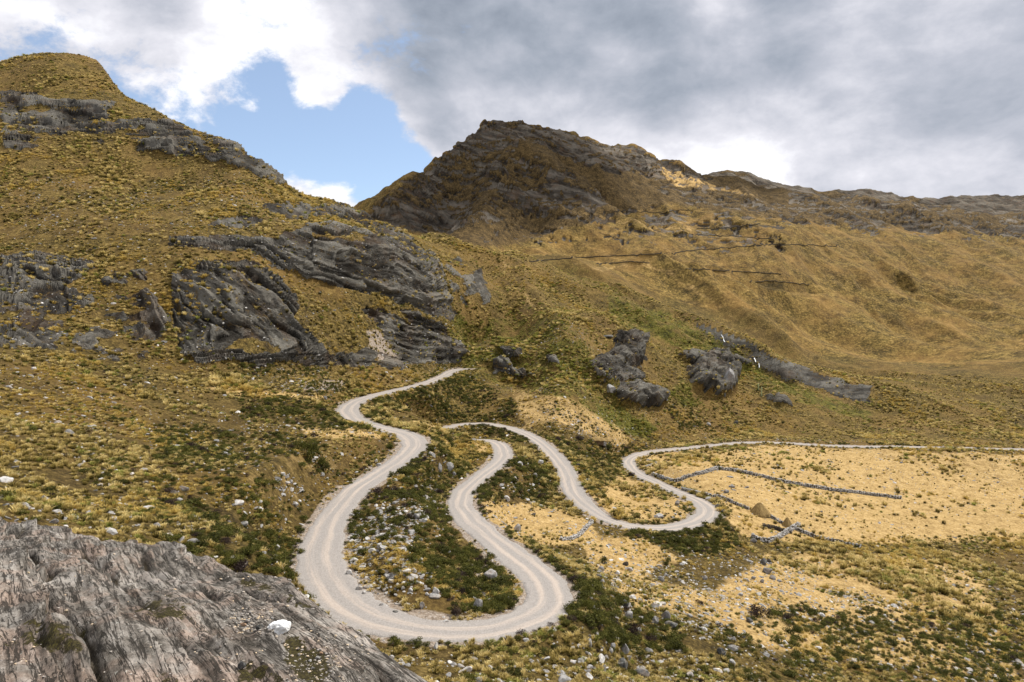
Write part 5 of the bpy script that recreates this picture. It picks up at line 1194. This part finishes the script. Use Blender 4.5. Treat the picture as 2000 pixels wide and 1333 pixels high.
# ------------------------------------------------------------------ bushes that stand out
BU = [(604,880,46,46,0,'long dark green bush sprawling down the left slope'),(632,905,36,36,0,'lower end of the sprawling bush mass on the left slope, darker'),(585,868,30,26,0,'paler green bush at the top of the sprawling mass on the left slope'),(1483,1193,44,24,5,'big purple brown dome bush on the lower right slope'),(1520,1195,36,14,0,'low wide green bush touching the purple dome'),(1107,980,12,12,0,'single dark bush on the outer edge of the middle road'),(1180,1094,24,18,0,'lone round green bush on the pale slope'),(1089,857,18,12,5,'round dark brown bush above the middle road'),(1132,855,24,12,5,'dark brown bush left of the earthen hut'),(1154,862,16,12,0,'dark green bush below the earthen hut'),(1187,872,26,12,0,'wide green bush right below the earthen hut'),
 (1232,926,18,9,5,'dark purple bush on the outside of the small right bend'),(1404,914,12,9,0,'dark bush on the corner of the upper stone wall'),(1376,963,18,7,5,'reddish brown bush growing on the middle stone wall'),(1150,1180,30,28,0,'tall dark bush at the outer edge of the lowest bend'),(1165,1205,34,30,0,'big dark bush in the hollow beside the lowest bend'),(1205,1190,28,24,0,'rounded deep green bush left of the light boulder'),(1235,1230,40,28,5,'wide brown bush mass in the middle of the hollow'),(1275,1240,34,26,0,'dark bush at the right of the hollow'),(1145,1150,24,22,0,'green bush above the hollow on the road edge'),(890,1193,30,26,5,'brown twiggy bush under the upright grey boulder'),(985,1175,34,26,0,'bright green bush group inside the lowest bend'),(1000,1180,22,18,0,'green bush closest to the inner gravel'),(880,1065,26,20,0,'dark bush at the top of the lower slope'),(810,936,16,16,0,'round dark green bush near the straight road'),
 (765,925,16,14,0,'bush on the right verge of the straight road'),(925,960,12,14,0,'bush on the inside of the second bend'),(945,1000,16,12,0,'bush at the left verge strip below the second bend'),(1495,760,0,0,0,''),(830,895,16,12,5,'dark twiggy bush at the tip of the second bend'),(1008,1147,0,0,0,''),(860,960,24,14,5,'dark brown bush beside the small grey scree'),(1340,1035,22,16,0,'bush under the lip of the right bend'),(1400,1020,18,20,0,'bush at the outer corner of the right bend'),(1398,1060,20,16,0,'green bush below the right bend'),(1305,1095,16,20,0,'bush on the slope under the right bend')]
for i, (px, py, wpx, hpx, v, lab) in enumerate(BU):
    if not lab: continue
    p = place(px, py + hpx * .45); D = math.sqrt(p @ p) / F
    o = bpy.data.objects.new('bush', shrub_mesh('bush', 600 + i, M_pshrub if v >= 5 else M_shrub, 900, lf=.085)); C.objects.link(o)
    o.location = p; o.scale = (wpx * D / 2 * 1.1, wpx * D / 2, hpx * D * 1.05); o.rotation_euler = (0, 0, random.uniform(0, 6)); tag(o, lab, 'bush')

# ------------------------------------------------------------------ dry-stone walls
Vs, Fs = ico(1)
m, t = mat('wall_core'); pz = t.new('ShaderNodeNewGeometry').outputs['Position']
finish(t, t.ramp(t.noise(pz, 3, 5, .7), [(.3, (.03, .026, .02)), (.6, (.09, .075, .055)), (.8, (.2, .17, .13))]), .95, t.noise(pz, 4, 4), .2)
M_core = m
def wall(pts, hgt, wid, label, stone=.36, dens=2, mt_=M_st, ruin=.32):
    fine_ = [pts[0]]
    for a, b in zip(pts[:-1], pts[1:]):
        n_ = max(1, int(math.hypot(b[0] - a[0], b[1] - a[1]) / 7))
        for k in range(1, n_ + 1): fine_.append((a[0] + (b[0] - a[0]) * k / n_, a[1] + (b[1] - a[1]) * k / n_ + random.uniform(-.5, .5)))
    W = [place(*q_) for q_ in fine_]; line = [W[0]]
    for a, b in zip(W[:-1], W[1:]):
        n_ = max(1, int(np.hypot(*(b - a)[:2]) / (stone * 1.2)))
        for k in range(1, n_ + 1): line.append(a + (b - a) * k / n_)
    line = np.array(line)
    for q_ in line: q_[2] = ground_at(q_[0], q_[1])
    tg = np.gradient(line[:, :2], axis=0); tg /= np.linalg.norm(tg, axis=1, keepdims=True) + 1e-9; nr_ = np.stack([-tg[:, 1], tg[:, 0]], -1)
    V_, F_ = [], []
    for i, (q_, n_) in enumerate(zip(line, nr_)):
        h_ = hgt * (.8 + ruin * random.uniform(-1, 1)) * .92
        for s, zz in ((-1, -.25), (-.72, h_), (.72, h_), (1, -.25)): V_.append((q_[0] + n_[0] * s * wid / 2 * .85, q_[1] + n_[1] * s * wid / 2 * .85, q_[2] + zz))
        if i:
            b0 = (i - 1) * 4
            for k in range(3): F_.append((b0 + k, b0 + k + 1, b0 + k + 5, b0 + k + 4))
    root = mesh_from('stone_wall', V_, F_, M_core); tag(root, label, 'stone wall')
    sv, sf = [], []
    rows_ = max(2, int(hgt / (stone * .62)))
    for i, (q_, n_) in enumerate(zip(line, nr_)):
        for rw in range(rows_):
            for s in ((-1, 1) if rw < rows_ - 1 else (-.6, .6)):
                if random.random() < ruin * (rw / rows_): continue
                ww = stone * random.uniform(.4, .75); b0 = len(sv)
                cx_ = np.array([q_[0] + n_[0] * s * wid / 2 * (1 - .2 * rw / rows_) + random.uniform(-.1, .1), q_[1] + n_[1] * s * wid / 2 * (1 - .2 * rw / rows_) + random.uniform(-.1, .1), q_[2] + (rw + .45) * hgt / rows_ + random.uniform(-.05, .05)])
                for v in Vs * rng.uniform(.75, 1.1, (len(Vs), 1)) * np.array([1.15, .9, .65]) * ww: sv.append(cx_ + v)
                sf += [tuple(b0 + k for k in f_) for f_ in Fs[::1]]
    st_ = mesh_from('stones', sv, sf, mt_, root); tag(st_, kind='stuff'); return root
M_wall = None
m, t = mat('wall_stones'); pz = t.new('ShaderNodeNewGeometry').outputs['Position']
finish(t, t.ramp(t.noise(pz, 1.6, 4, .8), [(.32, (.05, .046, .04)), (.46, (.27, .255, .235)), (.62, (.58, .565, .54))]), .95, t.noise(pz, 6, 3), .1)
M_wall = m
wall([(1275,929),(1296,936),(1318,942),(1345,932),(1372,926),(1402,917),(1440,922),(1490,933),(1533,944),(1620,958),(1760,975)], 1.3, .9, 'long stone wall crossing the upper right pasture with a corner by a dark bush', .5, mt_=M_wall)
wall([(1332,957),(1368,966),(1408,973),(1440,987),(1462,996)], 1.1, .8, 'stone wall running from the road edge down to the thatched heap', .45, mt_=M_wall)
wall([(1491,1004),(1512,1015),(1533,1026),(1590,1050),(1680,1070)], 1.1, .8, 'stone wall continuing right of the thatched heap', .45, mt_=M_wall)
wall([(1470,1050),(1480,1057),(1500,1060),(1515,1055),(1528,1047),(1545,1036),(1560,1026)], 1.3, .9, 'curved near side of the round stone pen at the right edge', .5, mt_=M_wall)
wall([(1490,1030),(1508,1033),(1525,1038),(1545,1042)], 1.2, .8, 'dark far side of the round stone pen', .45, mt_=M_core)
wall([(1096,1056),(1118,1054),(1134,1044),(1146,1031),(1156,1021)], .8, .7, 'low curved rubble terrace wall at the edge of the pale clearing', .4, mt_=M_wall)
wall([(1262,898),(1285,905),(1262,912)], .5, .8, 'short heap of dark stones inside the small right bend', .5, mt_=M_wall)
for pts, lab in [([(1035,512),(1110,505),(1180,501),(1240,498),(1298,496)], 'thin dark straight wall on the far meadow, left length'), ([(1312,495),(1360,489),(1420,485),(1480,479),(1533,479),(1640,482)], 'wavy dark wall on the far meadow, right length'),
                 ([(1340,526),(1400,529),(1460,532),(1525,536)], 'lower dark wall on the far meadow'), ([(1166,516),(1200,514),(1232,511),(1268,514)], 'ragged wall along the crest of the far spur'), ([(1200,414),(1290,416),(1345,410)], 'highest faint wall line under the mountain'),
                 ([(1362,447),(1400,447),(1440,443),(1485,438)], 'faint wall line right of the pale rocks'), ([(1352,459),(1430,462),(1510,468)], 'long faint wall line below the pale rocks'), ([(1466,553),(1500,549),(1533,553),(1580,558)], 'dark banked wall above the hollow at the right edge')]:
    wall(pts, .7, .9, lab, .9, mt_=M_core, ruin=.45)

# ------------------------------------------------------------------ thatched heaps and hut
m, t = mat('thatch'); pz = t.new('ShaderNodeNewGeometry').outputs['Position']; oc = t.new('ShaderNodeTexCoord').outputs['Object']
sn = t.noise(t.scale3(oc, (3, 3, .6)), 2.5, 6, .7)
finish(t, t.ramp(sn, [(.3, (.10, .065, .025)), (.55, (.25, .17, .065)), (.8, (.38, .27, .11))]), .95, sn, .2, .8)
M_thatch = m
def heap(px, py, wpx, hpx, label, seed):
    p = place(px, py + hpx * .4); D = math.sqrt(p @ p) / F; V_, F_ = [], []; NA_, NR_ = 40, 14
    for j in range(NR_):
        r_ = 1 - j / (NR_ - 1)
        for i in range(NA_):
            a = 2 * math.pi * i / NA_; q_ = r_ * (1 + .06 * math.sin(3 * a + seed) + .03 * math.sin(7 * a)); ridge = .12 * (1 - r_)
            V_.append((math.cos(a) * q_ + ridge * math.cos(a), math.sin(a) * q_ * .8, (1 - r_ ** 1.12) * 1.0 + (-.12 if j == 0 else 0)))
    for j in range(NR_ - 1):
        for i in range(NA_): F_.append((j * NA_ + i, j * NA_ + (i + 1) % NA_, (j + 1) * NA_ + (i + 1) % NA_, (j + 1) * NA_ + i))
    F_.append(tuple((NR_ - 1) * NA_ + i for i in range(NA_)))
    root = mesh_from('thatched_mound', V_, F_, M_thatch, smooth=False)
    root.location = (p[0], p[1], p[2]); root.scale = (wpx * D / 2, wpx * D / 2, hpx * D); tag(root, label, 'mound'); return root
heap(1483, 996, 40, 21, 'pointed straw brown mound standing in a gap of the stone wall', 1)
heap(1537, 1022, 22, 16, 'rounded straw brown mound at the right edge beside the stone pen', 2)
p = place(1166, 864); D = math.sqrt(p @ p) / F
root = bpy.data.objects.new('earth_hut', None); C.objects.link(root); root.location = p; root.rotation_euler = (0, 0, rad(-18)); tag(root, 'low brown earthen hut with a sunken turf roof above the middle road', 'hut')
L_, W_, H_ = 34 * D, 16 * D, 6 * D
m, t = mat('mud_wall'); pz = t.new('ShaderNodeNewGeometry').outputs['Position']
finish(t, t.ramp(t.noise(pz, 2, 5, .7), [(.3, (.08, .05, .03)), (.7, (.2, .13, .075))]), .95, t.noise(pz, 3, 4), .15); M_mud = m
def slab(name, x0, x1, y0, y1, z0, z1, m, parent, topin=0):
    V_ = [(x0, y0, z0), (x1, y0, z0), (x1, y1, z0), (x0, y1, z0), (x0 + topin, y0 + topin, z1), (x1 - topin, y0 + topin, z1), (x1 - topin, y1 - topin, z1), (x0 + topin, y1 - topin, z1)]
    return mesh_from(name, V_, [(0, 3, 2, 1), (4, 5, 6, 7), (0, 1, 5, 4), (1, 2, 6, 5), (2, 3, 7, 6), (3, 0, 4, 7)], m, parent)
slab('front_wall', -L_ / 2, L_ / 2 - .5, -W_ / 2, -W_ / 2 + .6, -.8, H_ * .8, M_mud, root)
slab('end_wall', L_ / 2 - .48, L_ / 2 + .1, -W_ / 2 - .1, W_ / 2, -.8, H_ * .95, M_wall, root)
slab('end_wall', -L_ / 2 - .1, -L_ / 2 + .45, -W_ / 2 + .62, W_ / 2, -.8, H_ * .9, M_wall, root)
nv = 14; V_, F_ = [], []
for i in range(nv + 1):
    for j in range(9):
        xx = -L_ / 2 - .4 + (L_ + 3.2) * i / nv; yy = -W_ / 2 - .35 + (W_ + 1.6) * j / 8
        hh = H_ * .82 + .9 * math.sin(math.pi * j / 8) * (1 - abs(i / nv - .5) * .7) + .12 * math.sin(i * 2.1 + j)
        V_.append((xx, yy, hh))
nj = 9; base_n = len(V_)
for i in range(nv):
    for j in range(8): F_.append((i * nj + j, (i + 1) * nj + j, (i + 1) * nj + j + 1, i * nj + j + 1))
V_ += [(v[0], v[1], v[2] - .28) for v in V_[:base_n]]
for i in range(nv): F_.append((i * nj + base_n, i * nj, (i + 1) * nj, (i + 1) * nj + base_n)[::-1]); F_.append((i * nj + 8 + base_n, i * nj + 8, (i + 1) * nj + 8, (i + 1) * nj + 8 + base_n))
for j in range(8): F_.append((j, j + 1, j + 1 + base_n, j + base_n)); F_.append((nv * nj + j, nv * nj + j + 1, nv * nj + j + 1 + base_n, nv * nj + j + base_n))
mesh_from('turf_roof', V_, F_, M_thatch, root)

# ------------------------------------------------------------------ giant rosette plants with pale flower spikes
m, t = mat('flower_spike'); oc = t.new('ShaderNodeTexCoord').outputs['Object']
finish(t, t.ramp(t.noise(oc, 9, 4), [(.3, (.22, .24, .10)), (.7, (.48, .50, .27))]), .9); M_spike = m
def rosette(px, py, wpx, hpx, spike, label):
    p = place(px, py + hpx * .4); D = math.sqrt(p @ p) / F; root = bpy.data.objects.new('rosette_plant', None); C.objects.link(root); root.location = p
    tag(root, label, 'plant')
    V_, F_, T_ = [], [], []; r_ = np.random.default_rng(int(px))
    for b in range(170):
        a = r_.uniform(0, 6.28); e = math.asin(r_.uniform(-.1, 1)); L_ = wpx * D / 2 * r_.uniform(.8, 1.1); w_ = L_ * .05; k = len(V_)
        dx, dy, dz = math.cos(a) * math.cos(e), math.sin(a) * math.cos(e), math.sin(e)
        c0 = np.array([0, 0, hpx * D * .45]); V_ += [tuple(c0 + np.array([-dy, dx, 0]) * w_), tuple(c0 - np.array([-dy, dx, 0]) * w_), tuple(c0 + np.array([dx, dy, dz]) * L_)]; F_.append((k, k + 1, k + 2)); T_ += [.1, .1, .45]
    o = mesh_from('leaf_rosette', V_, F_, M_shrub, root); set_tone(o.data, T_)
    if spike:
        V_, F_ = [], []; H2 = spike * D; NR_ = 30
        for j in range(NR_):
            f_ = j / (NR_ - 1); rr_ = (.95 if f_ < .8 else .95 * math.sqrt(max(0, 1 - ((f_ - .8) / .2) ** 2))) * D * 1.35 * (1 + .12 * math.sin(j * 2.3)) + .01
            for i in range(10): a = .628 * i; V_.append((rr_ * math.cos(a), rr_ * math.sin(a), hpx * D * .5 + f_ * H2))
        for j in range(NR_ - 1):
            for i in range(10): F_.append((j * 10 + i, j * 10 + (i + 1) % 10, (j + 1) * 10 + (i + 1) % 10, (j + 1) * 10 + i))
        mesh_from('flower_spike', V_, F_, M_spike, root)
rosette(1487, 776, 12, 11, 18, 'taller front rosette plant with a pale green spike on the right hillside')
rosette(1481, 764, 13, 9, 13, 'rear dark rosette plant with a shorter pale spike')
for px, py, s_, lab in [(1427,745,8,'dark spiky tuft right beside the fan shaped crag'),(1451,751,8,'left of two dark spiky tufts on the slope left of the flower spikes'),(1462,750,8,'right of two dark spiky tufts left of the flower spikes'),(1452,768,7,'dark spiky tuft below the two tufts'),(1493,757,6,'small spiky tuft right of the pale spikes'),(1497,765,6,'small spiky tuft below right of the pale spikes'),(1512,775,8,'dark spiky tuft above the layered slab'),(1467,786,8,'dark spiky tuft low on the slope left of the layered slab'),(1529,828,14,'large spiky clump at the right edge above the road')]:
    rosette(px, py, s_, s_ * .8, 0, lab)

# ------------------------------------------------------------------ thin stream falling in the gully
m, t = mat('white_water'); finish(t, (.75, .78, .8), .3, spec=.5); M_water = m
for pts in ([(1408,655),(1411,659),(1412,664),(1415,669)], [(1472,700),(1474,704),(1475,708)], [(1481,711),(1482,715),(1482,719)]):
    W = [place(*q_) for q_ in pts]; V_, F_ = [], []
    for i, q_ in enumerate(W):
        D = math.sqrt(q_ @ q_) / F
        V_ += [(q_[0] - .8 * D, q_[1] - 1.0, q_[2] + .3), (q_[0], q_[1] - 1.3, q_[2] + .45), (q_[0] + .8 * D, q_[1] - 1.0, q_[2] + .3)]
        if i: F_ += [((i - 1) * 3, (i - 1) * 3 + 1, i * 3 + 1, i * 3), ((i - 1) * 3 + 1, (i - 1) * 3 + 2, i * 3 + 2, i * 3 + 1)]
    tag(mesh_from('stream', V_, F_, M_water, smooth=True), 'thin white thread of falling water in the gully', None, None, 'structure')
dup = {}
for o in C.objects:
    if 'label' in o.keys() and 'group' in o.keys() and not o.parent: dup.setdefault(o['label'], []).append(o)
ORD = ['first', 'second', 'third', 'fourth', 'fifth', 'sixth', 'seventh', 'eighth', 'ninth', 'tenth', 'eleventh', 'twelfth']
for lab, os_ in dup.items():
    if len(os_) < 2: continue
    os_.sort(key=lambda o: proj(np.array(o.location))[0])
    for i, o in enumerate(os_):
        if len(os_) == 2: o['label'] = lab.replace(' straw coloured', ' straw').replace(' a little', '') + (', left one' if i == 0 else ', right one')
        elif i < 12: o['label'] = lab.replace(' straw coloured', ' straw').replace(' a little', '') + ', ' + ORD[i] + ' from left'
print('done', time.time() - T0, 'objects', len(bpy.data.objects))
